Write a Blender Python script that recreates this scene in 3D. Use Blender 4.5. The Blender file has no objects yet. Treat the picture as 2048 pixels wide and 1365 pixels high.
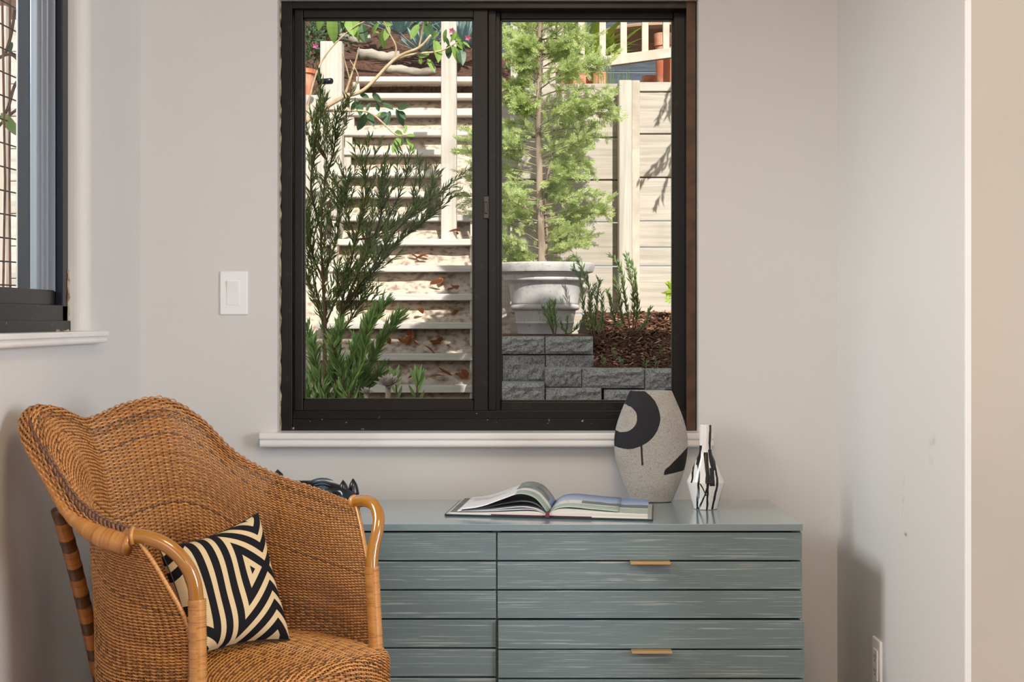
import bpy, bmesh, math, random
import numpy as np
from mathutils import Vector, Matrix, noise as mnoise

F = 2905.0          # focal length in pixels of the 2048 x 1365 frame
CAMZ = 1.08         # camera height above the floor
HOR = 640.0         # pixel row of the horizon
scene = bpy.context.scene
COL = scene.collection
random.seed(7)
R = random.Random(11)
rng = np.random.default_rng(5)

# ------------------------------------------------------------------ camera, sky, sun, lamps, exposure
cam_d = bpy.data.cameras.new('camera')
cam = bpy.data.objects.new('camera', cam_d)
COL.objects.link(cam)
cam.location = (0, 0, CAMZ)
cam.rotation_euler = (math.pi / 2, 0, 0)
cam_d.sensor_width = 36.0
cam_d.lens = F / 2048 * 36.0
cam_d.shift_y = (HOR - 682.5) / 2048
cam_d.clip_start = 0.05
scene.camera = cam

world = bpy.data.worlds.new('sky')
scene.world = world
world.use_nodes = True
wn = world.node_tree.nodes
wl = world.node_tree.links
sky = wn.new('ShaderNodeTexSky')
sky.sky_type = 'HOSEK_WILKIE'
sky.turbidity = 6.0
sky.ground_albedo = 0.35
SUN_DIR = Vector((-0.26, 1.0, -0.85)).normalized()     # the way the sunlight travels
sky.sun_direction = -SUN_DIR
hz = wn.new('ShaderNodeHueSaturation')       # thin haze takes the edge off the blue
hz.inputs['Saturation'].default_value = 0.18
wl.new(sky.outputs['Color'], hz.inputs['Color'])
wl.new(hz.outputs['Color'], wn['Background'].inputs['Color'])
wn['Background'].inputs['Strength'].default_value = 3.5

def lamp(name, kind, loc, energy, color, size=None, size_y=None, aim=None, direction=None):
    d = bpy.data.lights.new(name, kind)
    o = bpy.data.objects.new(name, d)
    COL.objects.link(o)
    o.location = loc
    d.energy = energy
    d.color = color
    if kind == 'AREA':
        d.shape = 'RECTANGLE'
        d.size = size
        d.size_y = size_y or size
    if aim is not None:
        direction = Vector(aim) - Vector(loc)
    if direction is not None:
        o.rotation_euler = Vector(direction).to_track_quat('-Z', 'Y').to_euler()
    return o

sun = lamp('sun', 'SUN', (3, -4, 8), 5.2, (1.0, 0.96, 0.90), direction=SUN_DIR)
sun.data.angle = math.radians(0.6)
# daylight that enters by the side window, warm ceiling lamps and two added fill lamps with no window behind them
lamp('side_window_daylight', 'AREA', (-2.4, 2.45, 2.35), 62, (0.97, 0.98, 1.0), 1.0, 0.7, aim=(0.7, 3.2, 0.8))
lamp('ceiling_lamp_light', 'AREA', (0.25, 1.3, 2.44), 22, (1.0, 0.76, 0.48), 0.5, 0.5, direction=(0, 0, -1))
lamp('hall_lamp_light', 'AREA', (2.2, -1.4, 2.44), 16, (1.0, 0.80, 0.56), 0.6, 0.6, direction=(0, 0, -1))
lamp('added_hall_fill', 'AREA', (3.45, 0.3, 1.5), 112, (0.80, 0.90, 1.0), 1.3, 1.6, aim=(-0.9, 2.8, 0.8))  # added cool fill for the left wall, no window stands here
lamp('added_rear_fill', 'AREA', (-0.5, -2.3, 1.85), 27, (0.97, 0.97, 1.0), 2.2, 1.3, aim=(0.0, 3.7, 1.1))  # added fill towards the back wall, the rear wall is solid

vs = scene.view_settings
vs.view_transform = 'Standard'
vs.look = 'None'
vs.gamma = 1.0
vs.use_curve_mapping = False
vs.exposure = 0.12

# ------------------------------------------------------------------ helpers
def P(px, py, d):
    return Vector(((px - 1024) / F * d, d, CAMZ - (py - HOR) / F * d))

def PX(px, d):
    return (px - 1024) / F * d

def PZ(py, d):
    return CAMZ - (py - HOR) / F * d

OFF = {}            # world position of each object's origin (no object is rotated before its parts are made)

def tag(o, label=None, cat=None, group=None, kind=None):
    if label: o['label'] = label
    if cat: o['category'] = cat
    if group: o['group'] = group
    if kind: o['kind'] = kind
    return o

def thing(name, loc, label, cat, group=None):
    o = bpy.data.objects.new(name, None)
    o.empty_display_size = 0.05
    COL.objects.link(o)
    o.location = loc
    OFF[o.name] = Vector(loc)
    return tag(o, label, cat, group)

class MB:
    """collects shapes in world coordinates and builds them as ONE mesh object"""
    def __init__(self):
        self.v = []; self.f = []; self.uv = []; self.mi = []
        self.n = 0; self.hasuv = False
    def add(self, verts, faces, uvs=None, mi=0):
        verts = np.asarray(verts, dtype=float).reshape(-1, 3)
        self.v.append(verts)
        b = self.n
        self.f.extend([tuple(i + b for i in f) for f in faces])
        self.mi.extend([mi] * len(faces))
        if uvs is not None:
            self.hasuv = True
            self.uv.append(np.asarray(uvs, dtype=float).reshape(-1, 2))
        else:
            self.uv.append(np.zeros((len(verts), 2)))
        self.n += len(verts)
        return self
    def box(self, x0, x1, y0, y1, z0, z1, bev=0.0, mi=0, seg=2):
        bm = bmesh.new()
        bmesh.ops.create_cube(bm, size=1.0)
        for v in bm.verts:
            v.co = Vector((x0 + (v.co.x + .5) * (x1 - x0), y0 + (v.co.y + .5) * (y1 - y0), z0 + (v.co.z + .5) * (z1 - z0)))
        if bev > 0:
            bmesh.ops.bevel(bm, geom=list(bm.edges), offset=bev, segments=seg, profile=0.5, affect='EDGES')
        bm.verts.index_update()
        self.add([v.co[:] for v in bm.verts], [[v.index for v in f.verts] for f in bm.faces], None, mi)
        bm.free()
        return self
    def beam(self, a, b, w, h, bev=0.0, up=(0, 0, 1), mi=0):
        """bar of section w (sideways) x h (along up) from a to b"""
        a, b = Vector(a), Vector(b)
        d = (b - a)
        L = d.length
        d.normalize()
        s = d.cross(Vector(up)).normalized()
        u = s.cross(d).normalized()
        tmp = MB().box(-w / 2, w / 2, 0, L, -h / 2, h / 2, bev)
        vv = tmp.v[0]
        out = [a + s * p[0] + d * p[1] + u * p[2] for p in vv]
        return self.add([p[:] for p in out], tmp.f, None, mi)
    def tube(self, pts, rad, seg=8, cap=True, mi=0):
        pts = np.asarray([list(p) for p in pts], dtype=float)
        n = len(pts)
        rad = np.full(n, rad) if np.isscalar(rad) else np.asarray(rad, dtype=float)
        tan = np.gradient(pts, axis=0)
        tan /= np.linalg.norm(tan, axis=1)[:, None] + 1e-12
        ref = np.array([0, 0, 1.0]) if abs(tan[0][2]) < .9 else np.array([1.0, 0, 0])
        nrm = np.cross(tan[0], ref); nrm /= np.linalg.norm(nrm)
        V = np.zeros((n, seg, 3)); U = np.zeros((n, seg, 2))
        ang = np.arange(seg) / seg * 2 * math.pi
        L = 0
        for i in range(n):
            nrm = nrm - tan[i] * np.dot(nrm, tan[i]); nrm /= np.linalg.norm(nrm) + 1e-12
            bi = np.cross(tan[i], nrm)
            if i: L += np.linalg.norm(pts[i] - pts[i - 1])
            V[i] = pts[i] + rad[i] * (np.cos(ang)[:, None] * nrm + np.sin(ang)[:, None] * bi)
            U[i, :, 0] = ang / (2 * math.pi); U[i, :, 1] = L
        fs = []
        for i in range(n - 1):
            for j in range(seg):
                k = (j + 1) % seg
                fs.append((i * seg + j, i * seg + k, (i + 1) * seg + k, (i + 1) * seg + j))
        if cap:
            fs.append(tuple(range(seg - 1, -1, -1)))
            fs.append(tuple((n - 1) * seg + j for j in range(seg)))
        return self.add(V.reshape(-1, 3), fs, U.reshape(-1, 2), mi)
    def lathe(self, prof, center, seg=32, sx=1.0, sy=1.0, mi=0):
        cx, cy, cz = center
        vs_, fs, us = [], [], []
        for i, (r, z) in enumerate(prof):
            for j in range(seg):
                a = 2 * math.pi * j / seg
                vs_.append((cx + r * sx * math.cos(a), cy + r * sy * math.sin(a), cz + z)); us.append((j / seg, z))
        for i in range(len(prof) - 1):
            for j in range(seg):
                k = (j + 1) % seg
                fs.append((i * seg + j, i * seg + k, (i + 1) * seg + k, (i + 1) * seg + j))
        fs.append(tuple(range(seg - 1, -1, -1)))
        fs.append(tuple((len(prof) - 1) * seg + j for j in range(seg)))
        return self.add(vs_, fs, us, mi)
    def grid(self, G, mi=0, flip=False):
        """G: array (m, n, 3)"""
        G = np.asarray(G, dtype=float)
        m, n = G.shape[:2]
        fs = []
        for i in range(m - 1):
            for j in range(n - 1):
                q = (i * n + j, i * n + j + 1, (i + 1) * n + j + 1, (i + 1) * n + j)
                fs.append(q[::-1] if flip else q)
        uv = np.zeros((m, n, 2))
        uv[..., 0] = np.linspace(0, 1, n)[None, :]; uv[..., 1] = np.linspace(0, 1, m)[:, None]
        return self.add(G.reshape(-1, 3), fs, uv.reshape(-1, 2), mi)
    def mesh(self, name, mats, off=Vector((0, 0, 0)), smooth=False):
        V = np.concatenate(self.v) - np.array(off)
        me = bpy.data.meshes.new(name)
        nv = len(V); nf = len(self.f)
        sizes = np.fromiter((len(f) for f in self.f), dtype=np.int32, count=nf)
        loops = np.fromiter((i for f in self.f for i in f), dtype=np.int32, count=int(sizes.sum()))
        me.vertices.add(nv); me.vertices.foreach_set('co', V.astype(np.float32).ravel())
        me.loops.add(len(loops)); me.loops.foreach_set('vertex_index', loops)
        me.polygons.add(nf)
        starts = np.zeros(nf, dtype=np.int32); starts[1:] = np.cumsum(sizes)[:-1]
        me.polygons.foreach_set('loop_start', starts)
        me.polygons.foreach_set('loop_total', sizes)
        me.polygons.foreach_set('material_index', np.array(self.mi, dtype=np.int32))
        me.polygons.foreach_set('use_smooth', np.full(nf, bool(smooth)))
        if self.hasuv:
            U = np.concatenate(self.uv)[loops]
            lay = me.uv_layers.new(name='UVMap')
            lay.data.foreach_set('uv', U.astype(np.float32).ravel())
        me.update(calc_edges=True)
        me.validate()
        for m in (mats if isinstance(mats, (list, tuple)) else [mats]): me.materials.append(m)
        return me
    def build(self, name, mats, parent=None, smooth=False, at=None):
        V = np.concatenate(self.v)
        if parent is not None:
            off = OFF[parent.name]
        elif at is not None:
            off = Vector(at)
        else:
            lo, hi = V.min(0), V.max(0)
            off = Vector(((lo[0] + hi[0]) / 2, (lo[1] + hi[1]) / 2, lo[2]))
        me = self.mesh(name, mats, off, smooth)
        o = bpy.data.objects.new(name, me)
        COL.objects.link(o)
        if parent is not None:
            o.parent = parent
        else:
            o.location = off
        OFF[o.name] = off.copy() if hasattr(off, 'copy') else Vector(off)
        return o

def piece(name, me, loc, parent=None, rot=(0, 0, 0), scale=(1, 1, 1)):
    """an object of its own on shared mesh data, placed at a world position"""
    o = bpy.data.objects.new(name, me)
    COL.objects.link(o)
    loc = Vector(loc)
    if parent is not None:
        o.parent = parent
        o.location = loc - OFF[parent.name]
    else:
        o.location = loc
    o.rotation_euler = rot
    o.scale = scale
    OFF[o.name] = loc
    return o

def catmull(pts, n, axis=0):
    """resample control rows along axis 0 to n samples (Catmull-Rom)"""
    p = np.asarray(pts, dtype=float)
    m = len(p)
    ext = np.concatenate([[2 * p[0] - p[1]], p, [2 * p[-1] - p[-2]]])
    t = np.linspace(0, m - 1, n)
    i = np.minimum(t.astype(int), m - 2)
    f = (t - i).reshape((-1,) + (1,) * (p.ndim - 1))
    a, b, c, d = ext[i], ext[i + 1], ext[i + 2], ext[i + 3]
    return 0.5 * (2 * b + (c - a) * f + (2 * a - 5 * b + 4 * c - d) * f ** 2 + (3 * b - a - 3 * c + d) * f ** 3)

# ------------------------------------------------------------------ materials
def lin(c):
    return tuple((x / 255 / 12.92) if x / 255 <= .04045 else ((x / 255 + .055) / 1.055) ** 2.4 for x in c)

class E:
    """shader maths with Python operators"""
    def __init__(self, nt, s): self.nt = nt; self.s = s
    def _m(self, op, *a):
        n = self.nt.nodes.new('ShaderNodeMath'); n.operation = op
        for k, x in enumerate(a):
            if isinstance(x, E): self.nt.links.new(x.s, n.inputs[k])
            else: n.inputs[k].default_value = x
        return E(self.nt, n.outputs[0])
    def __add__(s, o): return s._m('ADD', s, o)
    __radd__ = __add__
    def __sub__(s, o): return s._m('SUBTRACT', s, o)
    def __rsub__(s, o): return s._m('SUBTRACT', o, s)
    def __mul__(s, o): return s._m('MULTIPLY', s, o)
    __rmul__ = __mul__
    def __truediv__(s, o): return s._m('DIVIDE', s, o)
    def lt(s, o): return s._m('LESS_THAN', s, o)
    def gt(s, o): return s._m('GREATER_THAN', s, o)
    def abs(s): return s._m('ABSOLUTE', s)
    def frac(s): return s._m('FRACT', s)
    def pp(s, o): return s._m('PINGPONG', s, o)
    def max(s, o): return s._m('MAXIMUM', s, o)
    def min(s, o): return s._m('MINIMUM', s, o)
    def sqrt(s): return s._m('SQRT', s)
    def sin(s): return s._m('SINE', s)
    def floor(s): return s._m('FLOOR', s)
    def smooth(s, a, b):
        n = s.nt.nodes.new('ShaderNodeMapRange'); n.interpolation_type = 'SMOOTHSTEP'
        s.nt.links.new(s.s, n.inputs[0]); n.inputs[1].default_value = a; n.inputs[2].default_value = b
        return E(s.nt, n.outputs[0])

class Mat:
    def __init__(self, name, color, rough=0.6, metal=0.0, spec=0.5):
        self.m = bpy.data.materials.new(name); self.m.use_nodes = True
        self.nt = self.m.node_tree
        self.b = self.nt.nodes['Principled BSDF']
        self.c = lin(color)
        self.set('Base Color', (*self.c, 1)); self.set('Roughness', rough); self.set('Metallic', metal)
        self.set('Specular IOR Level', spec)
        self.col = None
        self._tc = None
    def set(self, k, v): self.b.inputs[k].default_value = v
    def link(self, a, k):
        self.nt.links.new(a.s if isinstance(a, E) else a, self.b.inputs[k])
    def tc(self, which='Object'):
        if self._tc is None: self._tc = self.nt.nodes.new('ShaderNodeTexCoord')
        return self._tc.outputs[which]
    def xyz(self, which='Object'):
        n = self.nt.nodes.new('ShaderNodeSeparateXYZ')
        self.nt.links.new(self.tc(which), n.inputs[0])
        return [E(self.nt, n.outputs[k]) for k in range(3)]
    def rnd(self):
        n = self.nt.nodes.new('ShaderNodeObjectInfo')
        return E(self.nt, n.outputs['Random'])
    def noise(self, scale, detail=3.0, stretch=(1, 1, 1), which='Object', rough=.5, shift=True, distortion=0.0):
        mp = self.nt.nodes.new('ShaderNodeMapping')
        self.nt.links.new(self.tc(which), mp.inputs['Vector'])
        mp.inputs['Scale'].default_value = stretch
        if shift:
            cb = self.nt.nodes.new('ShaderNodeCombineXYZ')
            r = self.rnd()
            for k, q in enumerate((7.1, 13.3, 5.7)): self.nt.links.new((r * q).s, cb.inputs[k])
            self.nt.links.new(cb.outputs[0], mp.inputs['Location'])
        n = self.nt.nodes.new('ShaderNodeTexNoise')
        self.nt.links.new(mp.outputs[0], n.inputs['Vector'])
        n.inputs['Scale'].default_value = scale; n.inputs['Detail'].default_value = detail; n.inputs['Roughness'].default_value = rough
        n.inputs['Distortion'].default_value = distortion
        return E(self.nt, n.outputs['Fac'])
    def mix(self, fac, color):
        """blend another colour over the present base colour"""
        n = self.nt.nodes.new('ShaderNodeMix'); n.data_type = 'RGBA'
        if isinstance(fac, E): self.nt.links.new(fac.s, n.inputs[0])
        else: n.inputs[0].default_value = fac
        if self.col is None: n.inputs[6].default_value = (*self.c, 1)
        else: self.nt.links.new(self.col, n.inputs[6])
        if isinstance(color, tuple): n.inputs[7].default_value = (*lin(color), 1)
        else: self.nt.links.new(color, n.inputs[7])
        self.col = n.outputs[2]
        self.nt.links.new(self.col, self.b.inputs['Base Color'])
        return self
    def bump(self, h, strength=.2, dist=.002):
        n = self.nt.nodes.new('ShaderNodeBump')
        n.inputs['Strength'].default_value = strength; n.inputs['Distance'].default_value = dist
        self.nt.links.new(h.s, n.inputs['Height'])
        self.nt.links.new(n.outputs[0], self.b.inputs['Normal'])
        return self

def simple(name, color, rough=.6, metal=0, nscale=None, other=None, lo=.35, hi=.7, bump=0, stretch=(1, 1, 1), spec=.5):
    m = Mat(name, color, rough, metal, spec)
    if nscale:
        n = m.noise(nscale, stretch=stretch)
        m.mix(n.smooth(lo, hi), other or tuple(int(c * .8) for c in color))
        if bump: m.bump(n, bump)
    return m.m

def leaf_mat(name, c1, c2, rough=.45, transl=.35):
    m = Mat(name, c1, rough)
    g = m.nt.nodes.new('ShaderNodeNewGeometry')
    r = E(m.nt, g.outputs['Random Per Island'])
    m.mix(r, c2)
    m.mix((m.rnd() * .35), c2)
    t = m.nt.nodes.new('ShaderNodeBsdfTranslucent')
    m.nt.links.new(m.col, t.inputs['Color'])
    mx = m.nt.nodes.new('ShaderNodeMixShader'); mx.inputs[0].default_value = transl
    out = m.nt.nodes['Material Output']
    m.nt.links.new(m.b.outputs[0], mx.inputs[1]); m.nt.links.new(t.outputs[0], mx.inputs[2])
    m.nt.links.new(mx.outputs[0], out.inputs['Surface'])
    return m.m

M = {}
# walls: eggshell paint, orange peel and a few scuffs
w = Mat('wall_paint', (224, 222, 220), .55, spec=.35)
n1 = w.noise(60, 3, shift=False); n2 = w.noise(2.2, 4, shift=False)
w.mix(n2.smooth(.45, .85) * .25, (212, 208, 204))
w.bump(n1 * .6 + w.noise(14, 2, shift=False), .13, .004)
M['wall'] = w.m
w = Mat('scuffed_wall_paint', (224, 222, 220), .55, spec=.35)
n1 = w.noise(60, 3, shift=False); n2 = w.noise(2.2, 4, shift=False)
w.mix(n2.smooth(.45, .85) * .25, (212, 208, 204))
gx, gy, gz = w.xyz('Object')
nn = w.noise(45, 3, shift=False); sm = w.noise(12, 4, shift=False)
for (cy_, cz_, ry, rz_, st, slant) in ((2.865, .84, .035, .028, .5, .4), (3.08, .70, .012, .06, .45, .15), (3.06, .628, .02, .006, .9, -.2), (2.87, .805, .02, .02, .3, 0), (3.0, 1.42, .004, .004, .5, 0)):
    dy = (gy - cy_ + (gz - cz_) * slant) / ry; dz = (gz - cz_) / rz_
    d = (dy * dy + dz * dz).sqrt() + (sm - .5) * 1.6
    w.mix((1 - d.smooth(.1, 1.0)) * nn.smooth(.4, .75) * st, (120, 118, 118))
w.bump(n1 * .6 + w.noise(14, 2, shift=False), .13, .004)
M['wall_scuffed'] = w.m
M['wall_dimmed_beige'] = simple('dimmed_beige_wall', (184, 174, 162), .55, nscale=3, other=(178, 168, 156))  # wall paint darkened to offset lamps overlighting this face
M['ceiling'] = simple('ceiling_paint', (232, 228, 222), .7)
M['trim'] = simple('white_trim_paint', (248, 246, 245), .3, nscale=5, other=(240, 237, 235))
w = Mat('oak_floor', (150, 108, 70), .4)
w.mix(w.noise(3, 5, (1, 14, 1), shift=False).smooth(.35, .7), (112, 76, 46)); M['floor'] = w.m
w = Mat('bronze_frame', (24, 19, 16), .33, 0, .3)
w.mix(w.noise(30, 4).smooth(.62, .68) * .3, (62, 54, 46)); M['bronze'] = w.m
w = Mat('bronze_track', (14, 12, 12), .36, 0, .3)
w.mix(w.noise(70, 5).smooth(.70, .72) * .8, (190, 184, 178)); M['bronze_dirty'] = w.m
M['bronze_brown'] = simple('brown_frame_side', (88, 62, 42), .4, .3, 25, (66, 46, 32))
M['alu'] = simple('sky_tinted_frame', (150, 157, 168), .3, .4)  # sky's reflection on the metal stile put into its colour
M['navy'] = simple('dark_blue_frame', (22, 30, 44), .3, .3)
M['caulk'] = simple('old_caulk', (190, 176, 150), .8, nscale=40, other=(110, 95, 78))
M['latch'] = simple('latch_metal', (70, 64, 60), .3, .8)
# glass: clear with a weak mirror
g = bpy.data.materials.new('window_glass'); g.use_nodes = True
nt = g.node_tree; nt.nodes.remove(nt.nodes['Principled BSDF'])
tr = nt.nodes.new('ShaderNodeBsdfTransparent'); tr.inputs[0].default_value = (.97, .985, .975, 1)
gl = nt.nodes.new('ShaderNodeBsdfGlossy'); gl.inputs['Roughness'].default_value = .02
lw = nt.nodes.new('ShaderNodeFresnel'); bk_ = nt.nodes.new('ShaderNodeNewGeometry')
ior = E(nt, bk_.outputs['Backfacing']) * (1 / 1.12 - 1.12) + 1.12      # the node inverts the index on back faces
nt.links.new(ior.s, lw.inputs[0])
mx = nt.nodes.new('ShaderNodeMixShader')
nt.links.new(lw.outputs[0], mx.inputs[0]); nt.links.new(tr.outputs[0], mx.inputs[1]); nt.links.new(gl.outputs[0], mx.inputs[2])
nt.links.new(mx.outputs[0], nt.nodes['Material Output'].inputs['Surface'])
M['glass'] = g
M['plastic'] = simple('white_plastic', (250, 250, 251), .3)
M['plastic_dark'] = simple('slot_black', (40, 38, 36), .6)

# dresser: grey green paint in open oak grain
def oak(name, base, streak, amount):
    m = Mat(name, base, .42, spec=.45)
    a = m.noise(1.0, 4, (2.8, 2.8, 400.0), rough=.6, distortion=.25)
    b = m.noise(1.0, 3, (13.0, 13.0, 320.0), rough=.5)
    c = m.noise(5.0, 2, (1, 1, 6))
    s = (a.smooth(.52, .62) * b.smooth(.40, .58)) * c.smooth(.15, .55)
    m.mix(m.noise(2.2, 3, (1, 1, 8)).smooth(.3, .75) * .5, tuple(int(q * .9) for q in base))
    m.mix(s * amount, streak)
    m.bump(1 - s, .25, .0006)
    return m.m
M['oak'] = oak('grey_green_oak', (113, 131, 135), (190, 194, 190), .62)
M['oak_top_sheen'] = oak('grey_green_oak_top_sheen', (124, 148, 158), (160, 172, 176), .3)  # same paint, lightened and blued for the reflection on the top
for k_, v_ in (('Coat Weight', 1.0), ('Coat Roughness', .13), ('Coat IOR', 2.2), ('Roughness', .3)): M['oak_top_sheen'].node_tree.nodes['Principled BSDF'].inputs[k_].default_value = v_
M['oak_dark'] = simple('dresser_gap', (28, 27, 26), .8)
M['brass'] = simple('brass', (200, 166, 120), .38, .5)

# cane
def cane(name, c1, c2, c3, rough, bands=None):
    m = Mat(name, c1, rough, spec=.6)
    g = m.nt.nodes.new('ShaderNodeNewGeometry')
    r = E(m.nt, g.outputs['Random Per Island'])
    m.mix(r.smooth(.15, .95) * .75, c2)
    m.mix(m.noise(9, 3, shift=False).smooth(.5, .8) * .6, c3)
    if 'wrap' not in name: m.mix((r * 7.3).frac().gt(.93) * .7, (74, 42, 24))
    if 'wrap' in name:
        m.mix(m.noise(1.0, 2, (1, 330, 1), 'UV').smooth(.5, .62) * .45, (138, 82, 38))
        m.mix(m.noise(1.0, 2, (2, 40, 1), 'UV').smooth(.55, .75) * .4, (226, 168, 104))
    if bands:
        u, v, _ = m.xyz('UV')
        m.mix(((v / bands).frac() + (m.noise(14, 2) - .5) * .12).lt(.42) * .85, (58, 34, 18))
    m.set('Coat Weight', .6); m.set('Coat Roughness', .18)
    return m.m
M['weave'] = cane('woven_cane', (206, 144, 78), (162, 104, 52), (118, 70, 34), .24)
M['stake'] = simple('cane_stake', (186, 122, 62), .45)
M['seat_weave'] = cane('seat_cane', (208, 148, 78), (182, 120, 60), (144, 90, 44), .3)
M['wrap'] = cane('cane_wrapping', (218, 156, 82), (204, 138, 68), (176, 112, 54), .34)
M['wrap_band'] = cane('cane_wrapping_banded', (192, 124, 62), (172, 104, 48), (146, 84, 36), .38, bands=.062)
M['braid'] = cane('cane_braid', (128, 78, 42), (96, 58, 32), (70, 42, 26), .4)
w = Mat('lacquered_pole', (170, 112, 34), .16, spec=.6); w.set('Coat Weight', .8); w.set('Coat Roughness', .06); M['pole'] = w.m

# cushion: black and cream chevrons
w = Mat('chevron_cloth', (226, 202, 160), .8, spec=.2)
u, v, _ = w.xyz('UV')
x = (u - .82); x = (x.abs()).pp(.51)
y = (v - .56).abs().pp(.62)
e1 = (y - x * .80) * .78 + .04
e2 = (x - .23)
d = e1.max(e2)
stripe = ((d - .005) / .12).frac().lt(.58)
w.mix(stripe, (26, 25, 30))
w.bump(w.noise(900, 2, shift=False), .15, .0006)
M['cushion'] = w.m

# vases
w = Mat('speckled_stoneware', (180, 176, 171), .75, spec=.3)
x, y, z = w.xyz('Object')
w.mix(w.noise(420, 4, shift=False).smooth(.48, .70) * .75, (122, 115, 108))
w.mix(w.noise(14, 4, shift=False).smooth(.42, .75) * .35, (140, 131, 120))
wob = (w.noise(30, 3, shift=False) - .5) * .006
S_ = 3.575 / F       # metres per photo pixel at the vase
# photo pixel (px,py) -> object x = (px-1302.5)*S_, z = (1006-py)*S_
def vx(px): return (px - 1302.5) * S_
def vz(py): return (1006 - py) * S_
def ell(cx, cy, rx, ry):
    dx = (x - vx(cx) + wob) / (rx * S_); dz = (z - vz(cy) + wob) / (ry * S_)
    return (dx * dx + dz * dz).sqrt()
front = y.lt(.012)
ring = ell(1251, 836, 67, 62).lt(1.0) * (1 - ell(1243, 837, 29.5, 27.5).lt(1.0)) * front
w.mix(ring, (40, 40, 46))
drip = ((x - vx(1281.5) - (z - vz(910)) * -.05 + wob * .4).abs().lt(1.9 * S_)) * z.lt(vz(890)) * z.gt(vz(930)) * front
w.mix(drip, (44, 42, 44))
fray = (w.noise(60, 3, (1, 1, 4), shift=False) - .5) * .02
low = z - (vz(950) + (x - vx(1325)) * .19)
up = (vz(940) + (x - vx(1327)) * .93) - z
w.mix(low.gt(0.0) * (up + wob).gt(0) * (x + fray).gt(vx(1326)) * front, (34, 32, 32))
w.bump(w.noise(120, 3, shift=False), .2, .001)
M['stoneware'] = w.m
w = Mat('white_glaze_with_drips', (230, 228, 226), .16, spec=.5)
x, y, z = w.xyz('Object')
S2 = 3.45 / F
wig = (w.noise(30, 2, shift=False) - .5) * .007
wig2 = (w.noise(55, 2, (1, 1, .5), shift=False) - .5) * .0022
def seg(x0, y0, x1, y1, wd):
    X0, Z0, X1, Z1 = (x0 - 1411) * S2, (1019 - y0) * S2, (x1 - 1411) * S2, (1019 - y1) * S2
    sl = (X1 - X0) / (Z1 - Z0)
    hit = (x - (z - Z0) * sl - X0 + wig).abs().lt(wig2 + wd * S2) * z.lt(max(Z0, Z1)) * z.gt(min(Z0, Z1))
    w.mix(hit * y.lt(.004), (18, 17, 18))
for a in ((1420, 851, 1418, 900, 2.4), (1418, 900, 1423, 940, 4.0), (1400, 892, 1395, 930, 3.2), (1395, 930, 1392, 1018, 2.0), (1396, 895, 1380, 965, 1.5),
          (1410, 905, 1411, 965, 4.2), (1411, 960, 1411, 1019, 2.2), (1420, 935, 1420, 970, 5), (1425, 905, 1431, 960, 2.4), (1431, 960, 1422, 1018, 2.3),
          (1397, 965, 1408, 990, 1.4), (1414, 962, 1395, 1018, 1.8), (1444, 975, 1435, 1018, 1.2)): seg(*a)
M['glaze'] = w.m

# book
M['page'] = simple('page_paper', (236, 235, 238), .5)
M['page_edge'] = simple('page_edges', (228, 222, 214), .8, nscale=1.0, other=(190, 184, 178), stretch=(2, 2, 900))
M['cover'] = simple('dark_green_cover', (26, 42, 44), .35)
M['endpaper'] = simple('pale_endpaper', (196, 200, 200), .5)
M['burgundy'] = simple('burgundy_endband', (92, 16, 38), .6)
w = Mat('printed_page_right', (236, 236, 234), .3)
u, v, _ = w.xyz('UV')
nz = w.noise(22, 4, shift=False)
w.mix((u + (nz - .5) * .10).lt(.30), (172, 188, 176))
w.mix(u.gt(.52), (116, 148, 204))
w.mix(u.gt(.52) * (1 - u.smooth(.55, .95)), (176, 196, 224))
w.mix(u.gt(.34) * (u + (nz - .5) * .2).lt(.55) * v.gt(.62), (92, 106, 110))
w.mix(u.gt(.33) * u.lt(.5) * (w.noise(70, 1, (1, 1, 1), shift=False).smooth(.62, .66)) * v.lt(.6), (150, 156, 160))
M['print_right'] = w.m
w = Mat('printed_page_left', (238, 238, 240), .3)
u, v, _ = w.xyz('UV')
nz = w.noise(26, 5, shift=False)
w.mix(u.gt(.46) * v.gt(.42), (132, 142, 142))
w.mix(u.gt(.46) * v.gt(.42) * nz.smooth(.42, .62), (66, 74, 76))
w.mix(u.gt(.5) * v.gt(.86), (120, 146, 196))
w.mix(u.lt(.30) * v.gt(.45), (160, 178, 166))
w.mix(u.gt(.5) * u.lt(.8) * v.lt(.35) * nz.smooth(.5, .55), (196, 196, 204))
M['print_left'] = w.m
M['photo_dark'] = simple('dark_printed_page', (58, 60, 66), .4, nscale=14, other=(110, 112, 118))

w = Mat('black_carving', (20, 24, 30), .22, spec=.6)
x, y, z = w.xyz('Object')
w.mix(w.noise(14, 3, shift=False).smooth(.5, .75) * .6, (52, 64, 80)); M['carving'] = w.m
M['carve_lines'] = simple('carving_edge', (70, 86, 104), .3)
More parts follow.
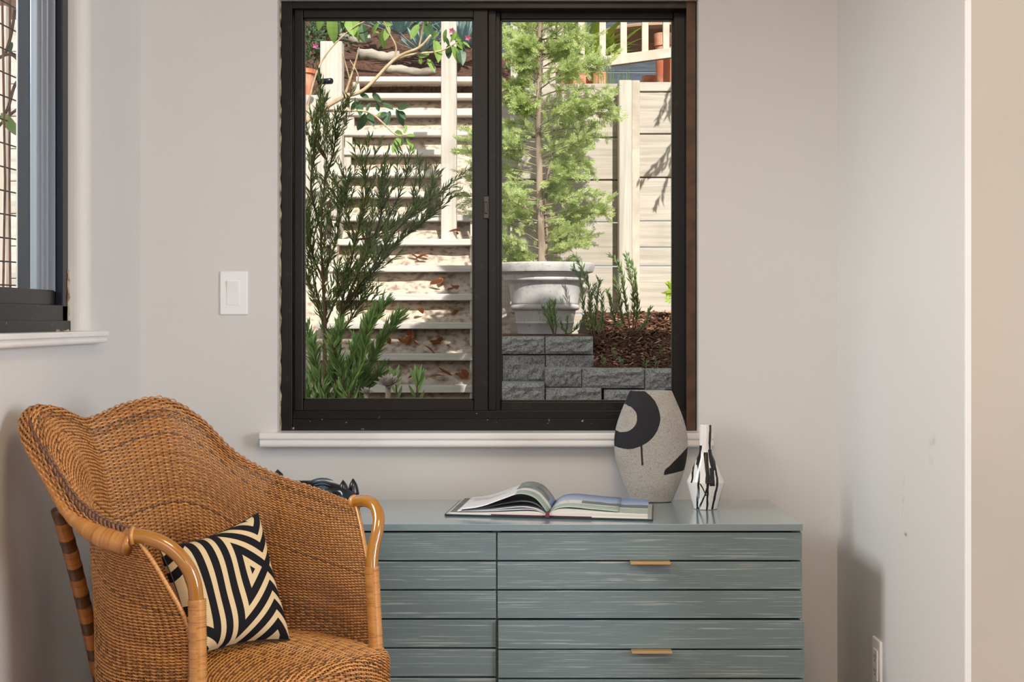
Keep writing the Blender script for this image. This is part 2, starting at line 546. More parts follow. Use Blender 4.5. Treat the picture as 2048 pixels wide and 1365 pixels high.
# outdoors
def timber(name, c1, c2, c3, stretch, sc=1.0):
    m = Mat(name, c1, .8, spec=.25)
    g = m.noise(sc, 5, stretch, rough=.6, distortion=.4)
    m.mix(g.smooth(.35, .7), c2)
    m.mix(m.noise(3, 4).smooth(.55, .8) * .5, c3)
    m.mix(m.rnd() * .25, c2)
    m.bump(g, .4, .004)
    return m.m
M['tread'] = timber('weathered_step_timber', (218, 212, 204), (196, 188, 180), (168, 160, 152), (2, 9, 60))
M['post'] = timber('weathered_post_timber', (214, 205, 194), (186, 176, 164), (156, 146, 134), (40, 40, 1.5))
M['plank'] = timber('weathered_wall_plank', (206, 194, 182), (178, 166, 154), (148, 136, 124), (1.5, 9, 40))
M['plank_rail'] = timber('weathered_rail', (220, 206, 190), (192, 178, 162), (160, 148, 134), (8, 8, 8))
M['soil'] = simple('pale_soil', (204, 188, 170), .95, nscale=22, other=(140, 118, 100), lo=.42, hi=.72, bump=.8)
M['ground'] = simple('garden_soil', (96, 72, 54), .95, nscale=8, other=(60, 44, 34), bump=.6)
M['mulch_bed'] = simple('bark_mulch', (104, 68, 50), .95, nscale=30, other=(58, 36, 28), bump=.7)
M['chip'] = None
w = Mat('bark_chips', (112, 74, 56), .85)
g_ = w.nt.nodes.new('ShaderNodeNewGeometry'); r_ = E(w.nt, g_.outputs['Random Per Island'])
w.mix(r_.lt(.45), (76, 44, 34)); w.mix(r_.gt(.86), (186, 140, 110)); M['chip'] = w.m
w = Mat('split_concrete_block', (204, 201, 198), .95, spec=.2)
nb = w.noise(13, 6, (2.2, 1, 1), rough=.75)
w.mix(nb.smooth(.46, .62), (136, 134, 132)); w.mix(w.noise(40, 4, (2.2, 1, 1)).smooth(.55, .66) * .9, (70, 66, 64)); w.mix(w.noise(5, 3).smooth(.5, .75) * .4, (110, 102, 92))
w.bump(nb, .9, .008); M['block'] = w.m
w = Mat('pale_cast_planter', (206, 200, 198), .8, spec=.3)
w.mix(w.noise(9, 5).smooth(.42, .7) * .7, (166, 160, 160)); w.mix(w.noise(60, 4).smooth(.55, .7) * .5, (138, 134, 134)); M['planter'] = w.m
M['terracotta'] = simple('terracotta', (196, 112, 80), .85, nscale=9, other=(222, 168, 140))
M['bark'] = simple('grey_bark', (170, 150, 132), .9, nscale=20, other=(112, 94, 80), bump=.6, stretch=(1, 1, .25))
M['twig'] = simple('brown_twig', (112, 84, 60), .85, nscale=20, other=(84, 62, 46))
M['pale_twig'] = simple('pale_twig', (208, 184, 148), .8, nscale=20, other=(176, 150, 116))
M['cypress'] = leaf_mat('cypress_green', (238, 240, 172), (150, 180, 104), .5, .45)
M['shrub'] = leaf_mat('narrow_leaf_green', (166, 182, 104), (104, 128, 72), .4, .35)
M['shrub_light'] = leaf_mat('bright_narrow_leaf', (176, 200, 126), (122, 156, 94), .4, .3)
M['broadleaf'] = leaf_mat('broad_leaf_green', (172, 200, 108), (132, 170, 84), .4, .4)
M['broadleaf_dark'] = leaf_mat('broad_leaf_dark', (84, 112, 72), (60, 88, 58), .4, .25)
M['agave'] = leaf_mat('blue_green_leaf', (160, 182, 176), (104, 134, 134), .5, .15)
M['lime'] = leaf_mat('lime_leaf', (214, 222, 84), (140, 176, 60), .4, .4)
M['needle'] = leaf_mat('upright_herb_leaf', (166, 186, 124), (112, 140, 88), .5, .35)
M['succulent'] = leaf_mat('succulent_leaf', (176, 172, 146), (186, 168, 172), .4, .1)
M['dead'] = leaf_mat('dry_leaf', (176, 104, 54), (128, 72, 42), .7, .25)
M['log'] = simple('grey_log', (176, 166, 152), .9, nscale=12, other=(116, 104, 92), bump=.8, stretch=(.3, 1, 1))
M['rust'] = simple('rusty_rod', (150, 96, 82), .8, nscale=20, other=(104, 66, 56))
M['siding'] = simple('slate_blue_siding', (74, 82, 92), .7, nscale=4, other=(56, 62, 72), stretch=(1, 1, 10))
M['tan'] = simple('tan_tabletop', (186, 150, 124), .6, nscale=4, other=(160, 126, 102))
M['shade'] = simple('pale_fence_board', (214, 206, 198), .8, nscale=3, other=(180, 170, 160), stretch=(1, 1, 8))
M['stucco'] = simple('house_stucco', (206, 198, 186), .9)
M['pink'] = leaf_mat('pink_petal', (206, 120, 150), (176, 84, 120), .5, .4)
# ------------------------------------------------------------------ room shell
def struct(o, label=None): return tag(o, label, kind='structure')

YB = 3.70; XL = -.946; XR = .829; YR = 2.66
TOPZ = 2.46
# back wall with its window opening (photo pixels 555..1397, top above the frame, sill at 867)
WX0, WX1 = PX(555, YB), PX(1397, YB)
WZ0, WZ1 = .760, PZ(-4, YB)
b = MB()
b.box(XL - .16, WX0, YB, YB + .16, 0, TOPZ); b.box(WX1, XR + .14, YB, YB + .16, 0, TOPZ)
b.box(WX0, WX1, YB, YB + .16, 0, WZ0); b.box(WX0, WX1, YB, YB + .16, WZ1, TOPZ)
struct(b.build('wall_back', M['wall']))
# left wall with the side window
LY0, LY1, LZ0, LZ1 = .75, 3.24, 1.03, 2.15
def bull(b, axis_pts, rad, x, y, z0, z1):
    pass
b = MB()
b.box(XL - .16, XL, -2.6, LY0, 0, TOPZ); b.box(XL - .16, XL, LY1 + .03, YB, 0, TOPZ)
b.box(XL - .16, XL, LY0, LY1 + .03, 0, LZ0); b.box(XL - .16, XL, LY0, LY1 + .03, LZ1, TOPZ)
# rounded drywall corner of the far reveal
prof = [(XL - .16, LY1)]
for k in range(9):
    a = math.pi / 2 * k / 8
    prof.append((XL - .03 + .03 * math.sin(a), LY1 + .03 - .03 * math.cos(a)))
G = np.array([[(px_, py_, z) for (px_, py_) in prof] for z in (LZ0, LZ1)])
b.grid(G)
o = struct(b.build('wall_left', M['wall']))
for p in o.data.polygons: p.use_smooth = False
b = MB()
prof = [(XR + .3, YB), (XR, YB)]
for k in range(7):
    a = math.pi / 2 * k / 6
    prof.append((XR + .002 - .002 * math.cos(a), YR + .002 - .002 * math.sin(a)))
prof.append((XR + .012, YR)); prof.append((XR + .3, YR))
b.grid(np.array([[(p_[0], p_[1], z) for p_ in prof] for z in (0, TOPZ)]))
o = struct(b.build('wall_right', [M['wall_scuffed'], M['wall_dimmed_beige']], at=(0, 0, 0)))
o.data.polygons[len(o.data.polygons) - 1].material_index = 1
b = MB(); b.box(XR + .30, 3.6, YR, YR + .14, 0, TOPZ); struct(b.build('wall_side', M['wall_dimmed_beige']))
b = MB(); b.box(3.6, 3.74, -2.6, YR + .14, 0, TOPZ); struct(b.build('wall_far_right', M['wall']))
b = MB(); b.box(XL - .16, 3.74, -2.74, -2.6, 0, TOPZ); struct(b.build('wall_rear', M['wall']))
b = MB(); b.box(XL - .16, 3.74, -2.74, YB + .16, -.12, 0); struct(b.build('floor', M['floor']))
b = MB(); b.box(XL - .16, 3.74, -2.74, YB + .16, TOPZ, TOPZ + .14); struct(b.build('ceiling', M['ceiling']))
# unseen storeys added above, heights stepped to put shade on the garden
b = MB(); b.box(XL - .30, .85, -2.9, 4.3, TOPZ + .14, 5.16); b.box(.85, 6.0, -2.9, 4.3, TOPZ + .14, 4.3)
struct(b.build('shade_storeys', M['stucco']))

# ------------------------------------------------------------------ back window
win = thing('window_1', (0, YB + .07, WZ0), None, None)
struct(win, 'dark bronze sliding window in the back wall over the dresser')
def bar(name, x0, x1, z0, z1, y0, y1, mat, bev=.002, parent=win):
    return MB().box(x0, x1, y0, y1, z0, z1, bev).build(name, mat, parent)
FD = 3.735
fx0, fx1 = PX(562, FD), PX(1392, FD); fz0, fz1 = PZ(862, FD), PZ(2, FD)
b = MB()
b.box(fx0, PX(584, FD), FD, 3.84, fz0, fz1, .0015)
b.box(PX(1374, FD), fx1, FD, 3.84, fz0, fz1, .0015)
b.box(PX(584, FD), PX(1374, FD), FD, 3.84, PZ(17, FD), fz1, .0015)
b.build('frame', M['bronze'], win)
b = MB(); b.box(PX(1373.0, FD - .002), PX(1391, FD), FD - .0015, FD + .004, fz0 + .001, fz1 - .001, 0); b.build('frame_side', M['bronze_brown'], win)
b = MB()
b.box(PX(584, FD), PX(1374, FD), FD + .004, 3.84, fz0, PZ(839, FD), .0015)
b.box(PX(584, FD), PX(1374, FD), FD + .018, 3.84, PZ(839, FD), PZ(823, FD), .0015)
b.box(PX(584, FD), PX(1374, FD), FD + .012, FD + .0155, PZ(839, FD), PZ(829, FD), .0005)
b.build('track', M['bronze_dirty'], win)
# sliding sash (left) and fixed sash (right): stiles and rails are parts of their own
def sash(x0, x1, y0, y1, glx0, glx1, gly0, gly1, d, dd):
    s = thing('sash', (PX((x0 + x1) / 2, d), d, PZ(y1, d)), None, None)
    s.parent = win; s.location = s.location - OFF[win.name]
    for (a, c, e, f, nm) in ((x0, glx0, y0, y1, 'stile'), (glx1, x1, y0, y1, 'stile'), (glx0, glx1, y0, gly0, 'rail'), (glx0, glx1, gly1, y1, 'rail')):
        MB().box(PX(a, d), PX(c, d), d, d + dd, PZ(f, d), PZ(e, d), .0025).build(nm, M['bronze'], s)
        # glazing bead, one step back
    bb = MB(); q = 3
    bb.box(PX(glx0, d), PX(glx0 + q, d), d + .006, d + dd - .004, PZ(gly1, d), PZ(gly0, d)); bb.box(PX(glx1 - q, d), PX(glx1, d), d + .006, d + dd - .004, PZ(gly1, d), PZ(gly0, d))
    bb.box(PX(glx0, d), PX(glx1, d), d + .006, d + dd - .004, PZ(gly0 + q, d), PZ(gly0, d)); bb.box(PX(glx0, d), PX(glx1, d), d + .006, d + dd - .004, PZ(gly1, d), PZ(gly1 - q, d))
    bb.build('glazing_bead', M['bronze'], s)
    MB().box(PX(glx0 + 1, d), PX(glx1 - 1, d), d + dd * .5, d + dd * .5 + .004, PZ(gly1 - 1, d), PZ(gly0 + 1, d)).build('pane', M['glass'], s)
    return s
sash(588, 976, 17, 823, 606, 947, 36, 801, 3.755, .028)
sash(988, 1374, 17, 823, 1001, 1347, 38, 804, 3.79, .026)
# interlock strip between the sashes, and the pull latch
MB().box(PX(976, 3.75), PX(992, 3.75), 3.768, 3.80, PZ(823, 3.75), PZ(17, 3.75), .002).build('interlock', M['bronze'], win)
b = MB()
b.box(PX(967, 3.75), PX(978, 3.75), 3.747, 3.757, PZ(438, 3.75), PZ(392, 3.75), .002)
b.box(PX(969, 3.75), PX(975, 3.75), 3.741, 3.748, PZ(428, 3.75), PZ(404, 3.75), .002)
b.build('latch', M['latch'], win)
b = MB()      # uneven old caulk bead where the frame meets the reveal
pts = [(fx0 - .002 + .0012 * math.sin(k * 1.7), FD - .0005, WZ0 + .035 + k * .018) for k in range(63)]
b.tube(pts, [.0026 + .0011 * math.sin(k * 2.9) for k in range(63)], 6)
b.build('caulk_bead', M['caulk'], win)

def stool(name, x0, x1, ywall, proj, ztop, th):
    """moulded sill: section swept along x, with returned ends"""
    prof = []
    prof.append((0, ztop)); prof.append((-proj + .004, ztop))
    q = th / .036
    for (o_, z_) in ((.0008, .0012), (0, .003), (0, .013), (.0012, .0155), (.006, .0165), (.0058, .0185), (.0048, .022), (.0044, .028), (.0052, .032), (.0075, .035), (.0095, .036)):
        prof.append((-proj + o_, ztop - z_ * q))
    prof.append((0, ztop - th))
    V = []
    n = len(prof)
    for x in (x0, x1): V += [(x, p_[0], p_[1]) for p_ in prof]
    fs = [(i, (i + 1) % n, n + (i + 1) % n, n + i) for i in range(n)] + [tuple(range(n - 1, -1, -1)), tuple(range(n, 2 * n))]
    return V, fs
b = MB()
V, fs = stool('', PX(519, 3.655), PX(1427, 3.655), YB, .047, .7945, .036)
b.add([(v[0], v[1] + YB, v[2]) for v in V], fs)
b.box(WX0, WX1, YB - .002, FD + .03, .7595, .7945)
o = b.build('window_sill', M['trim'], win)

# ------------------------------------------------------------------ left window
win2 = thing('window_2', (XL - .06, 2.0, LZ0), None, None)
struct(win2, 'dark metal window in the left wall')
b = MB(); XF = -.990
b.box(-1.09, XF, 3.200, LY1, 1.055, LZ1, .002); b.box(-1.09, XF, LY0, .80, 1.055, LZ1, .002); b.box(-1.09, XF, 1.90, 1.96, 1.055, LZ1, .002)
b.box(-1.09, XF, .8, 1.9, LZ1 - .04, LZ1, .002); b.box(-1.09, XF, 1.96, 3.2, LZ1 - .04, LZ1, .002)
b.build('frame', M['navy'], win2)
b = MB(); b.box(-1.09, XF, LY0, LY1, 1.053, 1.112, .002); b.box(-1.09, XF + .006, LY0, LY1, 1.053, 1.078, .002); b.build('track', M['bronze_dirty'], win2)
s2 = thing('sash', (-1.03, 2.6, 1.1), None, None); s2.parent = win2; s2.location = s2.location - OFF[win2.name]
b = MB()
b.box(-1.035, -1.008, 3.155, 3.2, 1.112, 2.11, .002); b.box(-1.035, -1.014, 3.138, 3.156, 1.112, 2.11, .002)
b.box(-1.035, -1.019, 3.118, 3.138, 1.112, 2.11, .002); b.box(-1.035, -1.004, 3.19, 3.196, 1.112, 2.11, .001)
b.build('stile', M['alu'], s2)
MB().box(-1.035, -1.004, 1.965, 3.2, 1.110, 1.145, .003).build('rail', M['bronze'], s2)
MB().box(-1.028, -1.024, 1.97, 3.122, 1.143, 2.11).build('pane', M['glass'], s2)
MB().box(-1.048, -1.044, .79, 1.91, 1.11, 2.11).build('pane', M['glass'], win2)
V, fs = stool('', -3.31, -.66, 0, .028, 1.0545, .027)
b = MB()
# sweep along y: x' = XL + offset, y = -x
b.add([(XL - v[1], -v[0], v[2]) for v in V], fs)
b.box(-1.02, XL + .001, LY0, LY1 + .0, 1.0275, 1.0545)
b.build('window_sill', M['trim'], win2)
b = MB()
pts = [(XF + .001, LY1 - .004 + .002 * math.sin(k * 2.1), 1.058 + k * .012) for k in range(12)]
b.tube(pts, [.003 + .0016 * math.sin(k * 2.3) for k in range(12)], 6)
b.tube([(XF + .004 + .001 * math.sin(k), LY1 - .01 - k * .011, 1.0555) for k in range(10)], [.003 + .0015 * math.sin(k * 1.9) for k in range(10)], 6)
b.build('caulk_bead', M['caulk'], win2)

# ------------------------------------------------------------------ switch and outlet
sw = thing('light_switch', (PX(468, YB), YB, PZ(630, YB)), 'white rocker light switch on the wall left of the window', 'light switch')
b = MB(); b.box(PX(440.5, YB), PX(496, YB), YB - .006, YB + .001, PZ(630, YB), PZ(543, YB), .003, seg=3); b.build('plate', M['plastic'], sw)
b = MB(); b.box(PX(453.5, YB), PX(480, YB), YB - .0072, YB - .004, PZ(611, YB), PZ(561, YB), .0008); b.build('rocker_frame', M['trim'], sw)
b = MB()
x0, x1, z0, z1 = PX(455.5, YB), PX(478, YB), PZ(609, YB), PZ(563, YB); zm = (z0 + z1) / 2
V = [(x0, YB - .0070, z0), (x1, YB - .0070, z0), (x1, YB - .0080, zm), (x0, YB - .0080, zm), (x1, YB - .0112, z1), (x0, YB - .0112, z1), (x0, YB - .005, z0), (x1, YB - .005, z0), (x1, YB - .005, z1), (x0, YB - .005, z1)]
b.add(V, [(0, 1, 2, 3), (3, 2, 4, 5), (5, 4, 8, 9), (1, 7, 8, 4, 2), (0, 3, 5, 9, 6), (0, 6, 7, 1)]); b.build('rocker', M['plastic'], sw)
for py_ in (551, 622):
    b = MB(); b.lathe([(.0022, 0), (.0022, .001), (.0016, .0014)], (0, 0, 0), 10)
    vv = b.v[0].copy(); b.v[0] = np.stack([vv[:, 0] + PX(468, YB), YB - .006 - vv[:, 2] * .6, vv[:, 1] + PZ(py_, YB)], 1)
    b.build('screw', M['plastic'], sw)

oy = 3.285; oz = .30
ou = thing('power_outlet', (XR, oy, oz), 'white wall outlet low on the right wall beside the dresser', 'power outlet')
b = MB(); b.box(XR - .006, XR + .001, oy - .036, oy + .036, oz - .058, oz + .058, .003, seg=3); b.build('plate', M['plastic'], ou)
b = MB(); b.box(XR - .0085, XR - .004, oy - .017, oy + .017, oz - .034, oz + .034, .001); rc = b.build('receptacle', M['trim'], ou)
b = MB()
for zz in (.019, -.013):
    for yy in (-.006, .006): b.box(XR - .0089, XR - .008, oy + yy - .001, oy + yy + .001, oz + zz - .004, oz + zz + .004)
    b.box(XR - .0089, XR - .008, oy - .002, oy + .002, oz + zz - .011, oz + zz - .007)
b.build('slots', M['plastic_dark'], rc)

# ------------------------------------------------------------------ dresser
DY0, DY1, DT = 3.195, 3.62, .631
DX1 = .638; DXM = -.0335; DX0 = -.708
dr = thing('dresser', ((DX0 + DX1) / 2, 3.4, 0), 'low grey green oak dresser with ribbed drawer fronts under the window', 'dresser')
MB().box(DX0 - .001, DX1 + .001, DY0 - .004, DY1, DT - .0155, DT, .0012).build('top', M['oak_top_sheen'], dr)
b = MB(); b.box(DX0, DX0 + .018, DY0 + .02, DY1, .03, DT - .0155); b.box(DX1 - .018, DX1, DY0 + .02, DY1, .03, DT - .0155)
b.box(DXM - .009, DXM + .009, DY0 + .022, DY1 - .02, .03, DT - .0155); b.box(DX0 + .018, DX1 - .018, DY1 - .012, DY1 - .002, .03, DT - .016)
b.box(DX0 + .018, DX1 - .018, DY0 + .03, DY1 - .02, .03, .045)
b.build('carcass', M['oak'], dr)
b = MB(); b.box(DX0 + .03, DX1 - .03, DY0 + .05, DY1 - .02, 0, .031); b.build('plinth', M['oak_dark'], dr)
PITCH = .0640
slat_me = {}
for side, (x0, x1) in enumerate(((DX0, DXM - .0015), (DXM + .0015, DX1))):
    me = MB().box(-(x1 - x0) / 2, (x1 - x0) / 2, 0, .016, -.0605 / 2, .0605 / 2, .0012).mesh('slat', M['oak'])
    for k in range(3):
        ztop = .6112 - PITCH * 3 * k
        yo = -.013 if (side == 1 and k == 1) else 0.0
        xo = .0016 if (side == 1 and k == 1) else 0.0
        dw = MB().box(x0 + .004, x1 - .004, DY0 + yo + .0155, DY0 + yo + .034, ztop - PITCH * 3 + .0035, ztop - .001).build('drawer', M['oak_dark'], dr)
        for j in range(3):
            piece('slat', me, ((x0 + x1) / 2 + xo, DY0 + yo, ztop - PITCH * j - .0605 / 2), dw)
        xc = (PX(1300, 3.19) if side else (x0 + x1) / 2) + xo
        zz = ztop - PITCH + .0015
        h = MB(); h.box(xc - .044, xc + .044, DY0 + yo - .022, DY0 + yo + .004, zz - .0012, zz + .0012, .0006)
        h.box(xc - .044, xc + .044, DY0 + yo - .0225, DY0 + yo - .0195, zz - .0042, zz + .0012, .0008)
        h.build('handle', M['brass'], dw)

# ------------------------------------------------------------------ vases
S_ = 3.575 / F
outline = [(1005, 42), (1000, 44.5), (985, 51), (960, 61), (930, 69.5), (905, 73), (885, 73.6), (865, 71.5), (845, 66.5), (825, 59.5), (805, 51), (790, 44.5), (784, 42)]
pr = catmull(np.array([(w_ * S_, (1006 - y_) * S_) for y_, w_ in outline]), 48)
b = MB()
prof = [(max(0, r), z) for r, z in pr]
prof += [(prof[-1][0] - .003, prof[-1][1] + .0005), (prof[-1][0] - .006, prof[-1][1] - .003), (prof[-1][0] - .006, prof[-1][1] - .05)]
vsx, fs = [], []
seg_ = 56
cx, cy = PX(1302.5, 3.575), 3.585
for i, (r, z) in enumerate(prof):
    for j in range(seg_):
        a = 2 * math.pi * j / seg_
        ca, sa = math.cos(a), math.sin(a)
        e = .62
        dpt = .030 + .010 * (r / (.09))
        if r < prof[-2][0] + .008: dpt = .031
        vsx.append((cx + r * math.copysign(abs(ca) ** .9, ca), cy + min(dpt, r * .55) * math.copysign(abs(sa) ** .75, sa), DT + .0003 + z))
for i in range(len(prof) - 1):
    for j in range(seg_):
        k = (j + 1) % seg_
        fs.append((i * seg_ + j, i * seg_ + k, (i + 1) * seg_ + k, (i + 1) * seg_ + j))
fs.append(tuple(range(seg_ - 1, -1, -1))); fs.append(tuple((len(prof) - 1) * seg_ + j for j in range(seg_)))
b.add(vsx, fs)
tag(b.build('large_vase', M['stoneware'], smooth=True, at=(cx, cy, DT)), 'large flat oval speckled vase with black brush strokes on the dresser', 'vase')
S2 = 3.45 / F
pr = [(22, 0), (23.5, -1), (37, -52), (37.3, -54), (36.6, -57), (14, -108), (12.6, -114), (12.2, -120), (11.8, -166), (11.2, -168), (9.4, -168), (9, -150)]
b = MB(); b.lathe([(r * S2, -z * S2) for r, z in pr], (PX(1411, 3.45), 3.45, DT + .0003), 48)
o = tag(b.build('bottle_vase', M['glaze'], smooth=True, at=(PX(1411, 3.45), 3.45, DT)), 'small white angular bottle vase with black drips at the dresser end', 'vase')
m = o.modifiers.new('edges', 'EDGE_SPLIT'); m.split_angle = math.radians(22)

# ------------------------------------------------------------------ open book
ang = math.radians(-10.5)
bo = thing('open_book', (.083, 3.40, DT), 'open picture book with dark cover lying on the dresser top', 'book')
BC, BS_ = math.cos(ang), math.sin(ang)
B0 = Vector((.080, 3.278, DT + .0004))       # front end of the spine
def bk(u, v, z):      # u to the right, v towards the wall
    return (B0.x + u * BC - v * BS_ * .55, B0.y + u * BS_ + v * BC, B0.z + z)
W, D = .238, .27
def slab(u0, u1, v0, v1, z0a, z0b, th):
    V = [bk(u0, v0, z0a), bk(u1, v0, z0b), bk(u1, v1, z0b), bk(u0, v1, z0a)]
    V += [bk(u0, v0, z0a + th), bk(u1, v0, z0b + th), bk(u1, v1, z0b + th), bk(u0, v1, z0a + th)]
    return V, [(3, 2, 1, 0), (4, 5, 6, 7), (0, 1, 5, 4), (1, 2, 6, 5), (2, 3, 7, 6), (3, 0, 4, 7)]
b = MB(); b.add(*slab(-W, -.016, 0, D, .0, .0, .004)); b.add(*slab(.016, W, 0, D, .0, .0, .004)); b.add(*slab(-.016, .016, 0, D, 0, 0, .003))
b.build('cover', M['cover'], bo)
b = MB(); b.add(*slab(-W + .003, -.014, .0025, D - .002, .0036, .0036, .0008)); b.build('endpaper', M['endpaper'], bo)
b = MB(); b.add(*slab(.014, W - .003, .0025, D - .002, .0036, .0036, .0008)); b.build('endpaper', M['endpaper'], bo)
b = MB(); b.add(*slab(-.13, .10, .001, .002, .0042, .0042, .002)); b.tube([bk(0, -.001, .003), bk(0, -.0005, .016)], [.0055, .003], 8); b.build('endband', M['burgundy'], bo)
def block(pts_top, zb, v0, v1, name, top_mat, n=26):
    """page block whose top follows (u,z) points, with edges of stacked leaves"""
    c = catmull(np.array(pts_top), n)
    G = np.array([[bk(u_, v_, z_) for (u_, z_) in c] for v_ in np.linspace(v0, v1, 8)])
    e = MB()
    nn = len(c)
    for v_ in (v0, v1):
        lo = [bk(u_, v_, zb) for (u_, z_) in c]; hi = [bk(u_, v_, z_ - .0003) for (u_, z_) in c]
        fs = [(i, i + 1, nn + i + 1, nn + i) for i in range(nn - 1)]
        e.add(lo + hi, fs)
    for k in (0, -1):
        u_, z_ = c[k]
        e.add([bk(u_, v0, zb), bk(u_, v1, zb), bk(u_, v1, z_ - .0003), bk(u_, v0, z_ - .0003)], [(0, 1, 2, 3)])
    ob = e.build('page_block', M['page_edge'], bo)
    t = MB(); t.grid(G); 
    # UV: u = depth away from the reader, v = from the fore edge to the spine
    uv = np.zeros((8, n, 2)); uv[..., 0] = np.linspace(0, 1, 8)[:, None]; uv[..., 1] = np.linspace(0, 1, n)[None, :]
    t.uv = [uv.reshape(-1, 2)]
    t.build(name, top_mat, ob, smooth=True)
    return ob
block([(.002, .008), (.012, .017), (.035, .0225), (.075, .0215), (.13, .018), (.19, .016), (W - .012, .0155)], .0042, .004, D - .004, 'open_page', M['print_right'])
block([(-W + .012, .0085), (-.17, .0095), (-.10, .0125), (-.05, .0155), (-.02, .014), (-.002, .008)], .0042, .004, D - .004, 'open_page', M['photo_dark'])
def leafsheet(pts, v0, v1, mat, name='loose_page', skew=0):
    c = catmull(np.array(pts), 24)
    G = np.array([[bk(u_ + skew * (v_ - v0), v_, z_) for (u_, z_) in c] for v_ in np.linspace(v0, v1, 8)])
    t = MB(); t.grid(G)
    uv = np.zeros((8, 24, 2)); uv[..., 0] = np.linspace(0, 1, 8)[:, None]; uv[..., 1] = np.linspace(0, 1, 24)[None, :]
    t.uv = [uv.reshape(-1, 2)]
    o_ = t.build(name, mat, bo, smooth=True)
    s_ = o_.modifiers.new('thick', 'SOLIDIFY'); s_.thickness = .0003
    return o_
leafsheet([(-.205, .014), (-.155, .022), (-.105, .040), (-.066, .053), (-.032, .046), (-.010, .024), (0, .008)], .008, D - .006, M['print_left'])
leafsheet([(-.200, .0125), (-.15, .019), (-.10, .030), (-.06, .036), (-.030, .032), (-.010, .018), (0, .007)], .005, D - .006, M['photo_dark'])
leafsheet([(-.205, .0115), (-.14, .0145), (-.09, .021), (-.05, .0235), (-.02, .018), (0, .006)], .005, D - .006, M['page'])
leafsheet([(-.21, .0105), (-.14, .0125), (-.08, .0165), (-.04, .0185), (-.015, .014), (0, .006)], .005, D - .006, M['page'])
leafsheet([(0, .008), (.02, .0215), (.05, .026), (.10, .0225), (.16, .0185)], .006, D - .006, M['print_right'])

# ------------------------------------------------------------------ black carving behind the chair
ca = thing('carved_figure', (PX(650, 3.43), 3.43, DT), 'glossy black carved animal lying on the dresser behind the chair', 'sculpture')
d_ = 3.43
def skin(name, nodes, edges, mat, parent, levels=2):
    me = bpy.data.meshes.new(name)
    off = OFF[parent.name]
    me.from_pydata([tuple(Vector(n[0]) - off) for n in nodes], edges, [])
    o = bpy.data.objects.new(name, me); COL.objects.link(o); o.parent = parent
    OFF[o.name] = off.copy()
    me.materials.append(mat)
    o.modifiers.new('skin', 'SKIN')
    for i, n in enumerate(nodes):
        sv = me.skin_vertices[0].data[i]
        sv.radius = (n[1], n[1] if len(n) < 3 else n[2]); sv.use_root = (i == 0)
    s = o.modifiers.new('sub', 'SUBSURF'); s.levels = levels; s.render_levels = levels
    bpy.context.view_layer.update()
    dg = bpy.context.evaluated_depsgraph_get()
    me2 = bpy.data.meshes.new_from_object(o.evaluated_get(dg))
    o.modifiers.clear(); o.data = me2
    for p in me2.polygons: p.use_smooth = True
    return o
nodes = [(P(560, 975, d_), .026), (P(600, 985, d_), .026), (P(640, 982, d_), .027), (P(676, 987, d_), .026), (P(700, 995, d_), .024), (P(716, 1004, d_ - .02), .018),
         (P(548, 960, d_), .012), (P(536, 1000, d_), .022), (P(690, 1014, d_ - .05), .014), (P(720, 1019, d_ - .07), .009), (P(600, 1014, d_ - .05), .016), (P(630, 1018, d_ - .06), .009)]
skin('body', nodes, [(0, 1), (1, 2), (2, 3), (3, 4), (4, 5), (0, 6), (0, 7), (4, 8), (8, 9), (1, 10), (10, 11)], M['carving'], ca)
b = MB()
for k, (px_, dd) in enumerate(((686, -.012), (706, .016))):
    tip = P(px_, 961 if k == 0 else 958, d_ + dd)
    base = P(px_ + 1, 990, d_ + dd)
    pts = [base + (tip - base) * t for t in np.linspace(0, 1, 7)]
    e = MB(); e.tube(pts, [.014, .0135, .0125, .011, .009, .0055, .0012], 10); e.build('ear', M['carving'], ca, smooth=True)
b = MB()
for k in range(5):
    pts = [P(622 + 2 * k + t * (44 - 5 * k), 962 + k * 5.2 - 4 * math.sin(t * 3.0) , d_ - .026 - .002 * k) for t in np.linspace(0, 1, 8)]
    b.tube(pts, [.0006, .0018, .0022, .0024, .0024, .0022, .0016, .0006], 6)
b.build('carved_ribs', M['carve_lines'], ca, smooth=True)
b = MB(); b.tube([P(552 + 6 * t, 962 - 13 * math.sin(t * 2.6 + .3), d_ - .01) for t in np.linspace(0, 2.2, 10)], [.006, .010, .012, .012, .011, .010, .009, .008, .007, .004], 10); b.build('tail', M['carving'], ca, smooth=True)
# ------------------------------------------------------------------ wicker armchair
ch = thing('wicker_armchair', (-.45, 2.75, 0), 'brown woven wicker armchair with winged back in the corner', 'armchair')
rim = [(-.318, 2.957, .703), (-.408, 3.055, .722), (-.507, 3.11, .748), (-.595, 3.12, .795), (-.668, 3.10, .872), (-.731, 3.05, .915), (-.797, 2.99, .905), (-.8475, 2.9, .882),
       (-.872, 2.80, .908), (-.893, 2.71, .915), (-.875, 2.645, .876), (-.826, 2.597, .817), (-.770, 2.55, .755), (-.71, 2.515, .722), (-.653, 2.50, .707)]
seat = [(-.272, 2.845), (-.35, 2.93), (-.43, 2.985), (-.52, 3.02), (-.59, 3.025), (-.65, 3.01), (-.70, 2.975), (-.745, 2.92), (-.77, 2.85), (-.78, 2.78), (-.772, 2.71), (-.75, 2.64), (-.70, 2.58), (-.62, 2.53), (-.552, 2.5)]
nC = len(rim)
lerp2 = [0, .18, .22, .25, .28, .3, .3, .3, .22, .12, .05, .05, .08, .12, .02]
lerp3 = [.5, .6, .6, .62, .62, .66, .66, .62, .42, .26, .20, .22, .30, .4, .5]
rows = [[], [], [], [], [], [], []]
roll = [.006, .007, .008, .009, .010, .011, .011, .012, .017, .021, .021, .020, .017, .012, .008]
